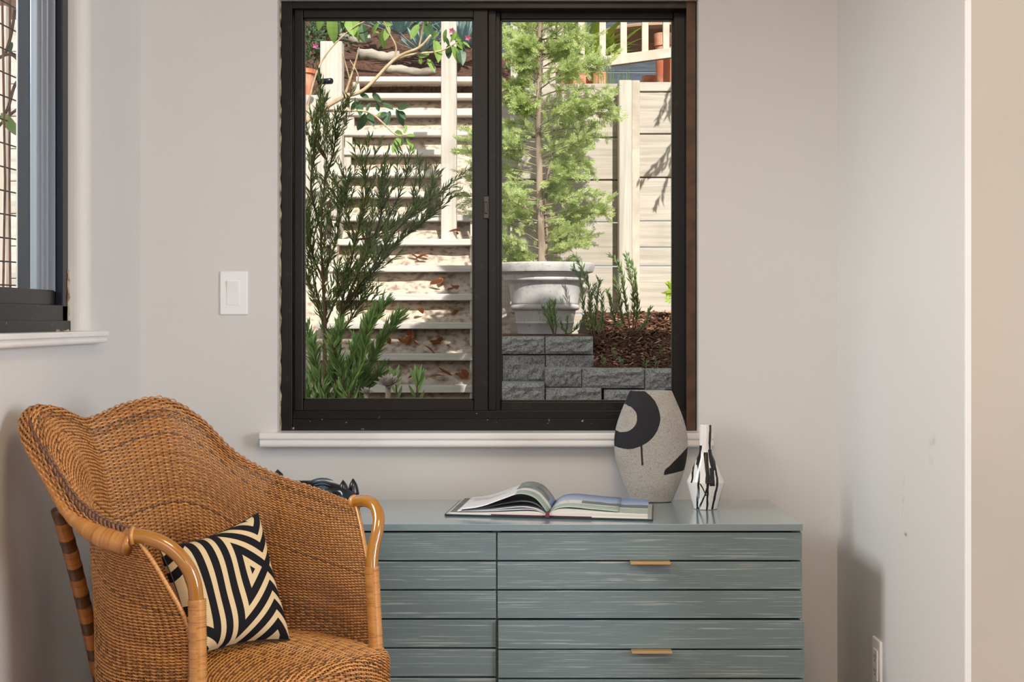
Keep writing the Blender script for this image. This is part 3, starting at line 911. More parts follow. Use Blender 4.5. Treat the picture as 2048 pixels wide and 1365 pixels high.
for k in range(nC):
    rx, ry, rz = rim[k]; sx, sy = seat[k]
    cxx, cyy = -.50, 2.76
    rows[0].append((cxx + (sx - cxx) * .99, cyy + (sy - cyy) * .99, .20))
    rows[1].append((sx, sy, .44))
    z2 = .44 + .38 * (rz - .44); z3 = .44 + .74 * (rz - .44)
    rows[2].append((sx + (rx - sx) * lerp2[k], sy + (ry - sy) * lerp2[k], z2))
    rows[3].append((sx + (rx - sx) * lerp3[k], sy + (ry - sy) * lerp3[k], z3))
    rows[4].append((sx + (rx - sx) * (lerp3[k] * .35 + .65), sy + (ry - sy) * (lerp3[k] * .35 + .65), .44 + .93 * (rz - .44)))
    rows[5].append((rx, ry, rz))
    ov = np.array([rx + .45, ry - 2.72]); ov /= np.linalg.norm(ov)
    rows[6].append((rx + ov[0] * roll[k], ry + ov[1] * roll[k], rz - roll[k] * .75))
NU, NV = 241, 121
ctrl = np.array(rows)                                        # (7, nC, 3)
cu = catmull(ctrl.transpose(1, 0, 2), NU)                    # (NU, 6, 3)
surf = catmull(cu.transpose(1, 0, 2), NV)                    # (NV, NU, 3)
# equalise arc length: u along a middle row, v along every column
def resample(c, n):
    s = np.concatenate([[0], np.cumsum(np.linalg.norm(np.diff(c, axis=0), axis=1))])
    t = np.linspace(0, s[-1], n)
    return np.stack([np.interp(t, s, c[:, k]) for k in range(3)], 1)
surf = np.stack([resample(surf[:, j], NV) for j in range(NU)], 1)
rim0 = cu[:, 5].copy()
mid = surf[80]; s_ = np.concatenate([[0], np.cumsum(np.linalg.norm(np.diff(mid, axis=0), axis=1))])
tt = np.linspace(0, s_[-1], NU); pos = np.interp(tt, s_, np.arange(NU))
i0 = np.minimum(pos.astype(int), NU - 2); fr = (pos - i0)[None, :, None]
surf = surf[:, i0] * (1 - fr) + surf[:, i0 + 1] * fr
rim0 = rim0[i0] * (1 - fr[0]) + rim0[i0 + 1] * fr[0]

def bilin(S, u, v):
    m, n = S.shape[:2]
    a = np.clip(v, 0, 1) * (m - 1); c = np.clip(u, 0, 1) * (n - 1)
    i = np.minimum(a.astype(int), m - 2); j = np.minimum(c.astype(int), n - 2)
    f = (a - i)[..., None]; g = (c - j)[..., None]
    return (S[i, j] * (1 - f) + S[i + 1, j] * f) * (1 - g) + (S[i, j + 1] * (1 - f) + S[i + 1, j + 1] * f) * g

def normals(S):
    du = np.gradient(S, axis=1); dv = np.gradient(S, axis=0)
    n = np.cross(du, dv); n /= np.linalg.norm(n, axis=2)[..., None] + 1e-12
    return n

def weave(S, nrows, nstakes, v0, v1, amp=.0017, thick=.0013, per=4, stake_r=.0024, fill=.47, u0=0.0, u1=1.0, keep=None):
    """strands over and under stakes on a surface, as real geometry; returns (strands, stakes)"""
    Nn = normals(S)
    us = np.linspace(u0, u1, (nstakes - 1) * per + 1)
    ph = np.linspace(0, nstakes - 1, len(us))
    st = MB(); sk = MB()
    hv = (v1 - v0) / nrows
    k4 = np.array([(1, 0), (.6, .85), (-.6, .85), (-1, 0), (-.6, -.85), (.6, -.85)])
    allV, allF = [], []
    base = 0
    for r in range(nrows):
        v = v0 + (r + .5) * hv
        vv = np.full_like(us, v) + .12 * hv * np.sin(us * 37 + r * 1.3)
        c = bilin(S, us, vv); n = bilin(Nn, us, vv)
        up = bilin(S, us, vv + hv * .5) - bilin(S, us, vv - hv * .5)
        cw = np.cos(math.pi * (ph + r)); off = amp * np.sign(cw) * np.abs(cw) ** .6
        c = c + n * off[:, None]
        V = np.stack([c + n * (k[0] * thick) + up * (k[1] * fill) for k in k4], 1)   # (m,6,3)
        m = len(us)
        idx = np.arange(m * 6).reshape(m, 6) + base
        a = idx[:-1]; b_ = idx[1:]
        ok = np.ones(m - 1, bool) if keep is None else keep(us, v)[:-1] & keep(us, v)[1:]
        q = np.stack([a, b_, np.roll(b_, -1, 1), np.roll(a, -1, 1)], -1)[ok].reshape(-1, 4)
        allV.append(V.reshape(-1, 3)); allF.append(q); base += m * 6
    st.v = [np.concatenate(allV)]; st.n = base
    Fq = np.concatenate(allF)
    st.f = Fq.tolist(); st.mi = [0] * len(st.f); st.uv = [np.zeros((base, 2))]
    for k in range(nstakes):
        u = u0 + (u1 - u0) * k / (nstakes - 1)
        vs_ = np.linspace(v0, v1, 40)
        if keep is not None:
            vs_ = np.array([v for v in vs_ if keep(np.array([u]), v)[0]])
            if len(vs_) < 3: continue
        c = bilin(S, np.full_like(vs_, u), vs_)
        sk.tube(c, stake_r, 5, cap=False)
    return st, sk

st, sk = weave(surf, 190, 92, 0.04, .995, amp=.0038, thick=.0013, per=4, stake_r=.0022, fill=.60)
o = st.build('woven_shell', M['weave'], ch, smooth=True); tag(o, kind='stuff')
o = sk.build('upright_canes', M['stake'], ch, smooth=True); tag(o, kind='stuff')

rimc = rim0
# wrapped rim: stout along the left arm and wing, thin over the back
def wrapped(name, pts, r, mat, ridge=.0010, step=.0036, parent=ch, seg=14):
    pts = np.asarray([list(p) for p in pts], float)
    L = np.concatenate([[0], np.cumsum(np.linalg.norm(np.diff(pts, axis=0), axis=1))])
    n = int(L[-1] / step) * 2
    t = np.linspace(0, L[-1], n)
    c = np.stack([np.interp(t, L, pts[:, k]) for k in range(3)], 1)
    rr = np.interp(t, L, r if not np.isscalar(r) else np.full(len(pts), r))
    rr = rr + ridge * np.where(np.arange(n) % 2 == 0, 1, -1) * (1 + .4 * np.sin(t * 210))
    return MB().tube(c, rr, seg).build(name, mat, parent, smooth=True)
jl = int(.60 * (NU - 1))
left = rimc[jl:][::-1].copy()                     # from the left arm up to the wing top
ctr = np.array([-.5, 2.76, .6])
outw = left - ctr; outw[:, 2] = 0; outw /= np.linalg.norm(outw, axis=1)[:, None]
kk = np.linspace(0, 1, len(left))
left = left + outw * (.006 + .004 * kk)[:, None] - np.array([0, 0, 1]) * (.014 + .006 * kk)[:, None]
wrapped('rim', left, np.interp(kk, [0, .12, .22, .34, .5, 1], [.019, .0185, .0150, .0105, .008, .006]), M['wrap'])
right = surf[-1][:jl + 1].copy()
wrapped('rim', right, np.interp(np.linspace(0, 1, len(right)), [0, .1, 1], [.006, .004, .004]), M['wrap'], ridge=.0003)
# braid along the inner edge of the left rim
cen = rimc[int(.70 * (NU - 1)):][::-1]
cen = np.stack([np.interp(np.linspace(0, len(cen) - 1, 420), np.arange(len(cen)), cen[:, k]) for k in range(3)], 1)
inn = ctr - cen; inn[:, 2] = 0; inn /= np.linalg.norm(inn, axis=1)[:, None]
fade = np.interp(np.linspace(0, 1, 420), [0, .35, .7, 1], [1, .9, .5, .1])
b = MB()
for s in range(3):
    ph = np.linspace(0, 2 * math.pi * 11, 420) + s * 2 * math.pi / 3
    b.tube(cen + inn * (.009 * fade + .006 * fade * np.cos(ph))[:, None] + np.array([0, 0, 1]) * (.004 + .0055 * fade * np.sin(2 * ph))[:, None], .0036 * (.5 + .5 * fade), 7)
b.build('braid', M['braid'], ch, smooth=True)

# arms: lacquered bent poles and their wrapped posts
def bez(pts, n=40): return catmull(np.array([list(p) for p in pts]), n)
la = [P(252, 1073, 2.503), P(268, 1072, 2.50), P(300, 1077, 2.50), P(337, 1094, 2.50), P(368, 1124, 2.50), P(387, 1162, 2.50), P(393, 1205, 2.50), P(394, 1230, 2.50)]
MB().tube(bez(la), .0128, 18).build('arm_pole', M['pole'], ch, smooth=True)
lp = [P(394, 1200, 2.50), P(395, 1280, 2.498), P(396, 1370, 2.495), (-.538, 2.49, .30), (-.532, 2.487, .12), (-.530, 2.485, 0)]
wrapped('arm_post', bez(lp), .0155, M['wrap'])
ra = [P(707, 1005, 2.965), P(716, 1004, 2.955), P(733, 1003, 2.93), P(749, 1012, 2.905), P(757, 1034, 2.885), P(755, 1062, 2.87), P(748, 1092, 2.86), P(744, 1125, 2.85), P(744, 1150, 2.845)]
MB().tube(bez(ra, 50), .0122, 18).build('arm_pole', M['pole'], ch, smooth=True)
b = MB(); b.tube([P(709, 1005, 2.965), P(714, 1004.5, 2.957)], [.0155, .0135], 18); b.build('pole_collar', M['wrap'], ch, smooth=True)
b = MB(); b.tube([P(264, 1072, 2.5), P(270, 1072, 2.5)], [.0185, .014], 18); b.build('pole_collar', M['wrap'], ch, smooth=True)
rp = [P(743.5, 1134, 2.846), P(746, 1180, 2.845), P(749, 1240, 2.842), P(752, 1300, 2.838), P(754, 1380, 2.835), (-.258, 2.83, .15), (-.254, 2.828, 0)]
wrapped('arm_post', bez(rp), np.full(40, .0142), M['wrap'])
# bindings down the free front edges of the shell
for col in (0, NU - 1):
    e = surf[26:, col]
    wrapped('edge_binding', e, .0042, M['wrap'], ridge=.0006, step=.004, seg=8)
# rear legs
wrapped('leg', bez([(-.822, 2.635, .735), (-.808, 2.70, .60), (-.793, 2.80, .385), (-.780, 2.88, .19), (-.768, 2.96, 0)]), .0135, M['wrap_band'])
wrapped('leg', bez([(-.50, 3.115, .735), (-.485, 3.125, .40), (-.47, 3.13, 0)]), .0125, M['wrap_band'])
# seat: woven panel, rounded over the front into an apron
lf = np.array([-.537, 2.492]); rf = np.array([-.258, 2.838])
back = catmull(np.array([(-.70, 2.585), (-.765, 2.68), (-.772, 2.78), (-.742, 2.9), (-.65, 2.995), (-.52, 3.01), (-.40, 2.965)]), 60)
fdir = np.array([.785, -.62])
nu, nv = 60, 60
S = np.zeros((nv, nu, 3))
for j in range(nu):
    t = j / (nu - 1)
    fpt = lf + (rf - lf) * t + fdir * (.030 * math.sin(math.pi * t) ** .7)
    bpt = back[int(round(t * 59))]
    prof = []
    for q in np.linspace(0, 1, 34):
        p2 = bpt + (fpt - bpt) * q
        z = .438 + .010 * math.sin(math.pi * q) * math.sin(math.pi * t) ** .5
        prof.append((p2[0], p2[1], z))
    for q in np.linspace(.15, 1, 8):
        a = q * math.pi / 2
        p2 = fpt + fdir * (.022 * math.sin(a)); prof.append((p2[0], p2[1], .438 - .022 * (1 - math.cos(a))))
    for z in np.linspace(.405, .24, 14):
        p2 = fpt + fdir * .022; prof.append((p2[0], p2[1], z))
    S[:, j] = resample(np.array(prof), nv)
st, sk = weave(S, 150, 30, .0, 1.0, amp=.0036, thick=.0013, per=4, fill=.60)
# the normal of this sheet points up / outward whichever way it is wound
o = st.build('woven_seat', M['seat_weave'], ch, smooth=True); tag(o, kind='stuff')
o = sk.build('seat_canes', M['stake'], ch, smooth=True); tag(o, kind='stuff')
# seat frame rails under the weave
b = MB()
b.tube([(-.53, 2.51, .23), (-.265, 2.82, .23)], .013, 10)
b.tube([(-.53, 2.51, .23), (-.77, 2.80, .22)], .013, 10); b.tube([(-.265, 2.82, .23), (-.475, 3.09, .22)], .013, 10); b.tube([(-.77, 2.82, .22), (-.475, 3.09, .22)], .013, 10)
b.build('seat_frame', M['wrap'], ch, smooth=True)

# ------------------------------------------------------------------ cushion
TL, TR, BR, BL = P(318, 1098, 2.72), P(516, 1026, 2.93), P(580, 1281, 2.845), P(380, 1318, 2.66)
n = 56
G = np.zeros((2, n, n, 3)); UV = np.zeros((n, n, 2))
ctrp = (TL + TR + BR + BL) / 4
nrmv = (TR - TL).cross(BL - TL).normalized()
if nrmv.y > 0: nrmv = -nrmv
for i in range(n):
    for j in range(n):
        u_, v_ = j / (n - 1), i / (n - 1)
        a, c = u_ * 2 - 1, v_ * 2 - 1
        # edges pulled in between the four pointed corners
        pull = .11
        aa = a * (1 - pull * (1 - c * c) * abs(a)); cc = c * (1 - pull * .9 * (1 - a * a) * abs(c))
        uu, vv = (aa + 1) / 2, (cc + 1) / 2
        p = (TL * (1 - uu) + TR * uu) * (1 - vv) + (BL * (1 - uu) + BR * uu) * vv
        th = .048 * ((1 - a ** 4) * (1 - c ** 4)) ** .55
        wr = .0025 * math.sin(5 * a + 2.2 * c) * math.sin(4 * c - a) * (1 - a * a) * (1 - c * c)
        sag = .006 * (1 - c) * (1 - a * a)
        G[0, i, j] = p + nrmv * (th + wr); G[1, i, j] = p - nrmv * th
        UV[i, j] = (u_, 1 - v_)
b = MB(); b.grid(G[0]); b.uv = [UV.reshape(-1, 2)]; b.grid(G[1], flip=True); b.uv[1] = UV.reshape(-1, 2)
cu_ = thing('throw_pillow', (ctrp.x, ctrp.y, .44), 'small square pillow with black and cream chevrons on the wicker seat', 'pillow')
b.build('pillow_cover', M['cushion'], cu_, smooth=True)
b = MB()
edge = list(G[0, 0, :]) + list(G[0, 1:, -1]) + list(G[0, -1, ::-1][1:]) + list(G[0, ::-1, 0][1:])
b.tube(edge, .0013, 6); b.build('seam', M['plastic_dark'], cu_, smooth=True)
# ------------------------------------------------------------------ garden ground
def sheet(name, xs, ys, zf, mat, bump=.02, label=None):
    G = np.array([[(x, y, zf(x, y) + bump * mnoise.noise((x * 4, y * 4, 3)) + bump * .5 * mnoise.noise((x * 11, y * 11, 7))) for x in xs] for y in ys])
    o = MB().grid(G).build(name, mat, smooth=True, at=(0, 0, 0))
    return struct(o)
sheet('ground_lower', np.linspace(-14, 8, 80), np.linspace(-4, 9.6, 60), lambda x, y: .36 if y > 3.95 or x < -1.3 or x > 4.2 else -.2, M['ground'])
# step line
TY = [772, 708, 645, 588, 531, 478, 430, 383, 341, 299, 260, 220, 186, 153]
TD = [9.17 + .26 * (i - 2) for i in range(14)]
TZ = [PZ(y, d) for y, d in zip(TY, TD)]
def stepz(y): return float(np.interp(y, [8.0] + TD + [12.6], [.36] + TZ + [TZ[-1] + .02]))
sheet('ground_slope', np.linspace(-1.75, .05, 50), np.linspace(8.2, 12.4, 120), lambda x, y: stepz(y) - .165, M['soil'], .016)
sheet('ground_left_bank', np.linspace(-14, -1.42, 60), np.linspace(8.2, 12.9, 30), lambda x, y: stepz(y) - .06 + .05 * (-1.42 - x), M['ground'], .05)
sheet('ground_upper', np.linspace(-8, 8, 90), np.linspace(12.15, 20, 60), lambda x, y: 2.2 if y < 12.2 else (TZ[-1] + .0 + max(0, y - 12.3) * .36) if x < .1 else 2.42 + max(0, y - 11.5) * .05, M['mulch_bed'], .05)
sheet('ground_terrace', np.linspace(.02, 6, 40), np.linspace(8.72, 12.3, 30), lambda x, y: 2.42, M['ground'], .02)

# ------------------------------------------------------------------ garden steps
stp = thing('garden_steps', (-.75, 8.9, .36), 'weathered open timber steps climbing the bank beyond the window', 'steps')
LE = [628, 630, 634, 638, 642, 646, 650, 655, 655, 660, 684, 686, 690, 712]
REs = [968, 968, 968, 968, 968, 968, 968, 888, 887, 886, 968, 968, 968, 968]
for i in range(14):
    d = TD[i]
    x0, x1 = PX(LE[i], d), PX(REs[i], d)
    me = MB().box(-(x1 - x0) / 2, (x1 - x0) / 2, 0, .20, -.042, 0, .005).mesh('tread', M['tread'])
    piece('tread', me, ((x0 + x1) / 2, d, TZ[i]), stp)
for i in range(3, 14):
    d = TD[i] + .02
    xx = PX([664, 664, 668, 672, 676, 690, 694, 697, 701, 706, 712, 718][i - 3], d)
    me = MB().box(-.028, .028, 0, .05, -.20, 0, .003).mesh('step_support', M['post'])
    piece('step_support', me, (xx, d, TZ[i] - .042), stp)
# right hand stringer seen as a strip behind the treads
for i in range(0, 7):
    d = TD[i] + .03
    me = MB().box(-.02, .02, 0, .06, -.2, 0, .003).mesh('step_support', M['post'])
    piece('step_support', me, (PX(946, d), d, TZ[i] - .042), stp)

def post(name, px0, px1, d, py0, z0, depth, label, mat=M['post'], cat='post', cap=0):
    x0, x1 = PX(px0, d), PX(px1, d)
    b = MB().box(x0, x1, d, d + depth, z0, PZ(py0, d), .006)
    return tag(b.build(name, mat), label, cat)
post('stair_post', 882, 913, 10.12, -30, TZ[4] - .05, .10, 'tall pale post standing on the steps left of the mullion')
post('stair_post', 640, 684, 10.75, 82, TZ[4], .14, 'thick square timber post at the left edge of the steps')
post('stair_post', 596, 648, 9.75, 190, .9, .14, 'lower timber post in front left of the steps, nearest the window frame')
post('slim_post', 1021, 1036, 8.9, -20, 1.0, .05, 'slim post rising behind the potted cypress', cat='post')
# left retaining boards beside the steps
lw_ = thing('side_boarding', (-1.6, 10.0, 1.2), 'timber boards holding the bank left of the steps', 'retaining boards')
for k in range(7):
    y0 = 250 + k * 36
    me = MB().box(-.55, 0, 0, .05, -.105, 0, .004).mesh('board', M['plank'])
    piece('board', me, (PX(640, 10.3), 10.3, PZ(y0, 10.3)), lw_)
for k in range(5):
    me = MB().box(-.02, .02, 0, .95, -.15, 0, .004).mesh('board', M['plank'])
    piece('board', me, (PX(668, 9.9), 9.9, TZ[5] - .2 + .16 * k), lw_)
tp = MB(); tp.lathe([(.07, 0), (.095, .17), (.105, .17), (.105, .20), (.09, .20), (.085, .17)], (PX(600, 9.95), 10.0, PZ(196, 9.95)), 20)
tag(tp.build('terracotta_pot', M['terracotta'], smooth=False), 'terracotta pot half hidden at the upper left window edge', 'pot')
b = MB(); b.tube([(PX(634, 10.5), 10.62, PZ(158, 10.5)), (PX(661, 10.5), 10.55, PZ(160, 10.5))], .022, 12); tag(b.build('black_pipe', M['navy'], smooth=True), 'short black pipe stub against the thick timber post', 'pipe')

# ------------------------------------------------------------------ plank retaining wall with posts
rw = thing('plank_wall', (.6, 8.62, 1.05), 'tall retaining wall of wide weathered planks behind the potted cypress', 'retaining wall')
def plank_rows(lines, px0, px1, d, ext=0):
    for k in range(len(lines) - 1):
        z1, z0 = PZ(lines[k] + 1.4, d), PZ(lines[k + 1] - 1.4, d)
        x0, x1 = PX(px0, d), PX(px1, d) + ext
        me = MB().box(-(x1 - x0) / 2, (x1 - x0) / 2, 0, .05, z0, z1, .004).mesh('plank', M['plank'])
        piece('plank', me, ((x0 + x1) / 2, d + R.uniform(-.004, .004), 0), rw)
plank_rows([166, 275, 360, 445, 533, 628, 720], 1020, 1250, 8.62)
plank_rows([163, 184, 268, 355, 443, 496, 533, 628, 720], 1266, 1400, 8.62, 1.2)
plank_rows([206, 300, 390, 480, 560, 650], 960, 1026, 8.70)
b = MB(); b.box(PX(1238, 8.5), PX(1264, 8.5), 8.5, 8.62, 1.0, PZ(160, 8.5), .006); b.build('post', M['post'], rw)
b = MB(); b.box(PX(1264, 8.52), PX(1280, 8.52), 8.53, 8.62, 1.0, PZ(160, 8.52), .005); b.build('post', M['plank_rail'], rw)
# ------------------------------------------------------------------ sloping balustrade
rl = thing('balustrade', (.7, 8.95, 2.45), 'pale sloping balustrade above the plank wall', 'balustrade')
d = 8.95
b = MB(); b.beam((PX(1095, d), d, PZ(139, d)), (PX(1420, d), d, PZ(96, d)), .05, .062, .004); b.build('bottom_rail', M['plank_rail'], rl)
b = MB(); b.beam((PX(1095, d), d, PZ(-140, d)), (PX(1420, d), d, PZ(-183, d)), .05, .062, .004); b.build('top_rail', M['plank_rail'], rl)
for k, c in enumerate((1121, 1163, 1205, 1247, 1290, 1332, 1375)):
    zt = -143 - (c - 1095) * .132; zb = 139 - (c - 1095) * .132 - 6
    me = MB().box(-.020, .020, -.018, .018, 0, PZ(zt, d) - PZ(zb, d), .003).mesh('baluster', M['plank_rail'])
    piece('baluster', me, (PX(c, d), d, PZ(zb, d)), rl)
for c in (1098, 1415):
    MB().box(PX(c, d) - .04, PX(c, d) + .04, d - .04, d + .04, 2.40, PZ(-190, d), .004).build('end_post', M['plank_rail'], rl)

# ------------------------------------------------------------------ terrace beyond the balustrade
hs = thing('neighbour_house', (1.2, 13.4, 2.4), 'dark slate blue boarded house wall beyond the balustrade', 'house')
for k in range(16):
    z0 = 2.35 + k * .17
    me = MB().box(-2.2, 2.2, 0, .03, 0, .162, .003).mesh('board', M['siding'])
    piece('board', me, (2.05, 13.4, z0), hs)
t = MB(); c = P(1296, 52, 11.2)
tb = thing('round_table', (c.x, c.y, 2.44), 'round tan garden table behind the balustrade', 'table')
t.lathe([(.0, 0), (.52, 0), (.55, .02), (.55, .035), (.52, .05), (0.01, .05)], (c.x + .12, c.y, c.z - .12), 40); t.build('tabletop', M['tan'], tb)
MB().lathe([(.20, 0), (.20, .03), (.05, .05), (.04, c.z - .12 - 2.44)], (c.x + .12, c.y, 2.44), 20).build('pedestal', M['navy'], tb)
def pot(name, px, d, zb, r, h, label, mat):
    x = PX(px, d)
    prof = [(r * .72, 0), (r * .95, h * .84), (r * 1.06, h * .84), (r * 1.06, h), (r * .93, h), (r * .88, h * .86), (.01, h * .86)]
    return tag(MB().lathe(prof, (x, d, zb), 28).build(name, mat), label, 'pot')
pot('terracotta_pot', 1329, 9.35, 2.42, .064, .50, 'tall pale terracotta pot above the plank wall at the right window edge', M['terracotta'])
pot('terracotta_pot', 1301, 9.6, 2.42, .055, .27, 'narrow terracotta pot beside the taller pale pot above the planks', M['terracotta'])
b = MB(); b.box(PX(1120, 9.2), PX(1215, 9.2), 9.2, 9.42, 2.40, PZ(143, 9.2), .01); tag(b.build('trough', M['terracotta']), 'long terracotta trough standing on top of the plank wall', 'planter')

# ------------------------------------------------------------------ concrete block walls
blk = []
for vtx in range(3):
    rr = random.Random(30 + vtx)
    nx, nz = 14, 6
    V = []
    for i in range(nz + 1):
        for j in range(nx + 1):
            x = j / nx - .5; z = i / nz
            edge = min(j, nx - j, i, nz - i)
            y = 0 if edge > 0 else .06
            y += .10 * mnoise.noise((x * 7 + vtx * 9, z * 4, vtx)) * (1 if edge > 0 else .2) + rr.uniform(-.025, .025) * (edge > 0)
            V.append((x, y, z))
    F_ = [(i * (nx + 1) + j, i * (nx + 1) + j + 1, (i + 1) * (nx + 1) + j + 1, (i + 1) * (nx + 1) + j) for i in range(nz) for j in range(nx)]
    bb = MB(); bb.add(V, F_)
    n0 = len(V); ring = [j for j in range(nx + 1)] + [i * (nx + 1) + nx for i in range(1, nz + 1)] + [nz * (nx + 1) + j for j in range(nx - 1, -1, -1)] + [i * (nx + 1) for i in range(nz - 1, 0, -1)]
    bk_ = [(V[q][0], 1.0, V[q][2]) for q in ring]
    bb.add(V + bk_, [(ring[(k + 1) % len(ring)], ring[k], n0 + k, n0 + (k + 1) % len(ring)) for k in range(len(ring))] + [tuple(n0 + k for k in range(len(ring)))])
    # weld by rebuilding without the duplicate grid
    bb2 = MB(); bb2.add(V + bk_, F_ + [(ring[(k + 1) % len(ring)], ring[k], n0 + k, n0 + (k + 1) % len(ring)) for k in range(len(ring))] + [tuple(n0 + k for k in range(len(ring)))])
    blk.append(bb2.mesh('block', M['block']))
def blocks(parent, spec, d, deep, tilt=0):
    for k, (x0, x1, y0, y1) in enumerate(spec):
        xa, xb = PX(x0, d) + .002, PX(x1, d) - .002
        dd = d + R.uniform(-.008, .008)
        piece('block', blk[k % 3], ((xa + xb) / 2, dd, PZ(y1, d) + .0015), parent, (0, 0, 0), (xb - xa, deep, PZ(y0, d) - PZ(y1, d) - .003))
w1 = thing('block_wall', (.05, 7.6, .36), 'stacked grey concrete block wall carrying the big planter', 'block wall')
blocks(w1, [(960, 1090, 673, 709), (1090, 1187, 673, 709)], 7.56, .26)
blocks(w1, [(950, 1005, 710, 768), (1005, 1091, 710, 768), (1091, 1189, 710, 768)], 7.60, .26)
blocks(w1, [(960, 1040, 769, 830), (1040, 1180, 769, 830), (960, 1100, 831, 890), (1100, 1190, 831, 890)], 7.62, .26)
b = MB(); b.box(PX(955, 7.6), PX(1186, 7.6), 7.7, 8.55, .36, PZ(671, 7.7), .01); struct(b.build('ground_planter_bed', M['ground']))
w2 = thing('block_wall', (.9, 7.3, .36), 'lower grey block wall edging the mulch bed at the right', 'block wall')
blocks(w2, [(1091, 1164, 737, 775), (1164, 1290, 738, 778), (1290, 1400, 739, 781), (1400, 1520, 741, 783)], 7.25, .24)
blocks(w2, [(960, 1090, 767, 812), (1091, 1204, 776, 822), (1208, 1330, 780, 828), (1330, 1450, 782, 830)], 7.22, .26)
blocks(w2, [(1000, 1140, 824, 868), (1140, 1262, 824, 872), (1262, 1390, 830, 876)], 7.20, .26)
# ------------------------------------------------------------------ mulch bed
def mz(x, y):
    t = min(max((y - 7.46) / (8.55 - 7.46), 0), 1)
    return .815 + t * .305 + max(0, x - .9) * .07 * t
sheet('ground_mulch_bed', np.linspace(.425, 2.2, 40), np.linspace(7.44, 8.62, 30), mz, M['mulch_bed'], .014)
b = MB()
for k in range(4200):
    x = R.uniform(.43, 1.15); y = 7.45 + 1.08 * R.random() ** 1.1
    z = mz(x, y) + R.uniform(.0, .016)
    a = R.uniform(0, 6.28); L = R.uniform(.008, .026); wd = R.uniform(.003, .007); ti = R.uniform(-.6, .6)
    ca_, sa_ = math.cos(a), math.sin(a)
    dz = math.sin(ti) * L
    p = [(x - ca_ * L - sa_ * wd, y - sa_ * L + ca_ * wd, z - dz), (x - ca_ * L + sa_ * wd, y - sa_ * L - ca_ * wd, z - dz + .003), (x + ca_ * L + sa_ * wd, y + sa_ * L - ca_ * wd, z + dz + .003), (x + ca_ * L - sa_ * wd, y + sa_ * L + ca_ * wd, z + dz), (x, y, z + .008)]
    b.add(p, [(0, 1, 4), (1, 2, 4), (2, 3, 4), (3, 0, 4), (3, 2, 1, 0)])
o = b.build('bark_chips', M['chip']); tag(o, 'reddish brown bark chips spread over the sloping bed', 'mulch', kind='stuff')

# ------------------------------------------------------------------ big planter
PD = 8.12
S3 = PD / F
pc = (PX(1090, PD), PD, PZ(668, PD))
prof = [(54, 0), (57, 20), (58.5, 21), (58.5, 23.5), (57.5, 24.5), (61.5, 46), (67, 48), (69, 51), (69, 54), (67, 57), (65.5, 58.5), (67, 61), (66.5, 63), (73, 98), (75, 102), (82, 105), (84, 108), (83.5, 111), (80, 114), (80, 117), (86, 120), (96, 123), (99.5, 134), (99, 139), (96, 141), (88, 141), (84, 135), (80, 126), (2, 124)]
b = MB(); b.lathe([(r * S3, z * S3) for r, z in prof[:-1]], pc, 48)
o = b.build('planter_pot', M['planter'], smooth=True, at=pc)
tag(o, 'big pale round planter with thick rim on the block wall', 'planter')
m = o.modifiers.new('edges', 'EDGE_SPLIT'); m.split_angle = math.radians(50)
b = MB(); b.lathe([(.01, 0), (.22, 0), (.22, .01), (.01, .015)], (pc[0], pc[1], pc[2] + 125 * S3), 24); b.build('potting_soil', M['ground'], o)

# ------------------------------------------------------------------ leaves and plants
def leaf_shape(L, W, bend=.15, n=4, fold=.25):
    """pointed leaf from the origin along +x, normal +z"""
    vs_, fs = [], []
    for i in range(n + 1):
        t = i / n
        wd = W * math.sin(math.pi * (t * .92 + .06)) ** .8 if 0 < i < n else W * .04
        z = -bend * L * t * t
        vs_ += [(L * t, wd / 2, z + fold * wd / 2), (L * t, 0, z), (L * t, -wd / 2, z + fold * wd / 2)]
    for i in range(n):
        a = i * 3
        fs += [(a, a + 1, a + 4, a + 3), (a + 1, a + 2, a + 5, a + 4)]
    return np.array(vs_), fs

def orient(dirv, roll=0.0, facing=None):
    x = Vector(dirv).normalized()
    z = Vector(facing) if facing is not None else Vector((0, 0, 1))
    z = (z - x * z.dot(x))
    if z.length < 1e-3: z = Vector((1, 0, 0)) - x * x.x
    z.normalize()
    y = z.cross(x)
    m = Matrix((x, y, z)).transposed()
    return m @ Matrix.Rotation(roll, 3, 'X')

def leaves_on(mb, pts, L, W, step, spread=.7, start=.1, r=R, up=.0, nleaf=2, pair=3):
    """narrow leaves set along a stem"""
    c = np.asarray([list(p) for p in pts], float)
    s = np.concatenate([[0], np.cumsum(np.linalg.norm(np.diff(c, axis=0), axis=1))])
    t = s[-1] * start
    base, fs = leaf_shape(1, 1, .12, 2, .2)
    while t < s[-1]:
        p = np.array([np.interp(t, s, c[:, k]) for k in range(3)])
        q = np.array([np.interp(min(t + .01, s[-1] + .0), s, c[:, k]) for k in range(3)])
        tan = Vector(q - p)
        if tan.length < 1e-6: tan = Vector(c[-1] - c[-2])
        tan.normalize()
        for k in range(pair):
            side = Vector((r.uniform(-1, 1), r.uniform(-1, 1), r.uniform(-1, 1))).normalized()
            dv = (tan + side * spread + Vector((0, 0, up))).normalized()
            m = np.array(orient(dv, r.uniform(-1.2, 1.2), (0, -1, .4)))
            sc = r.uniform(.7, 1.15)
            V = (base * np.array([L * sc, W * sc, L * sc])) @ m.T + p
            mb.add(V, fs)
        t += step * r.uniform(.7, 1.3)

def stemcurve(pxs, d, jitter=.0, r=R, dd=0.0):
    pts = [P(x, y, d + dd * i / max(1, len(pxs) - 1) + r.uniform(-jitter, jitter)) for i, (x, y) in enumerate(pxs)]
    return catmull(np.array([list(p) for p in pts]), 7 * len(pxs))

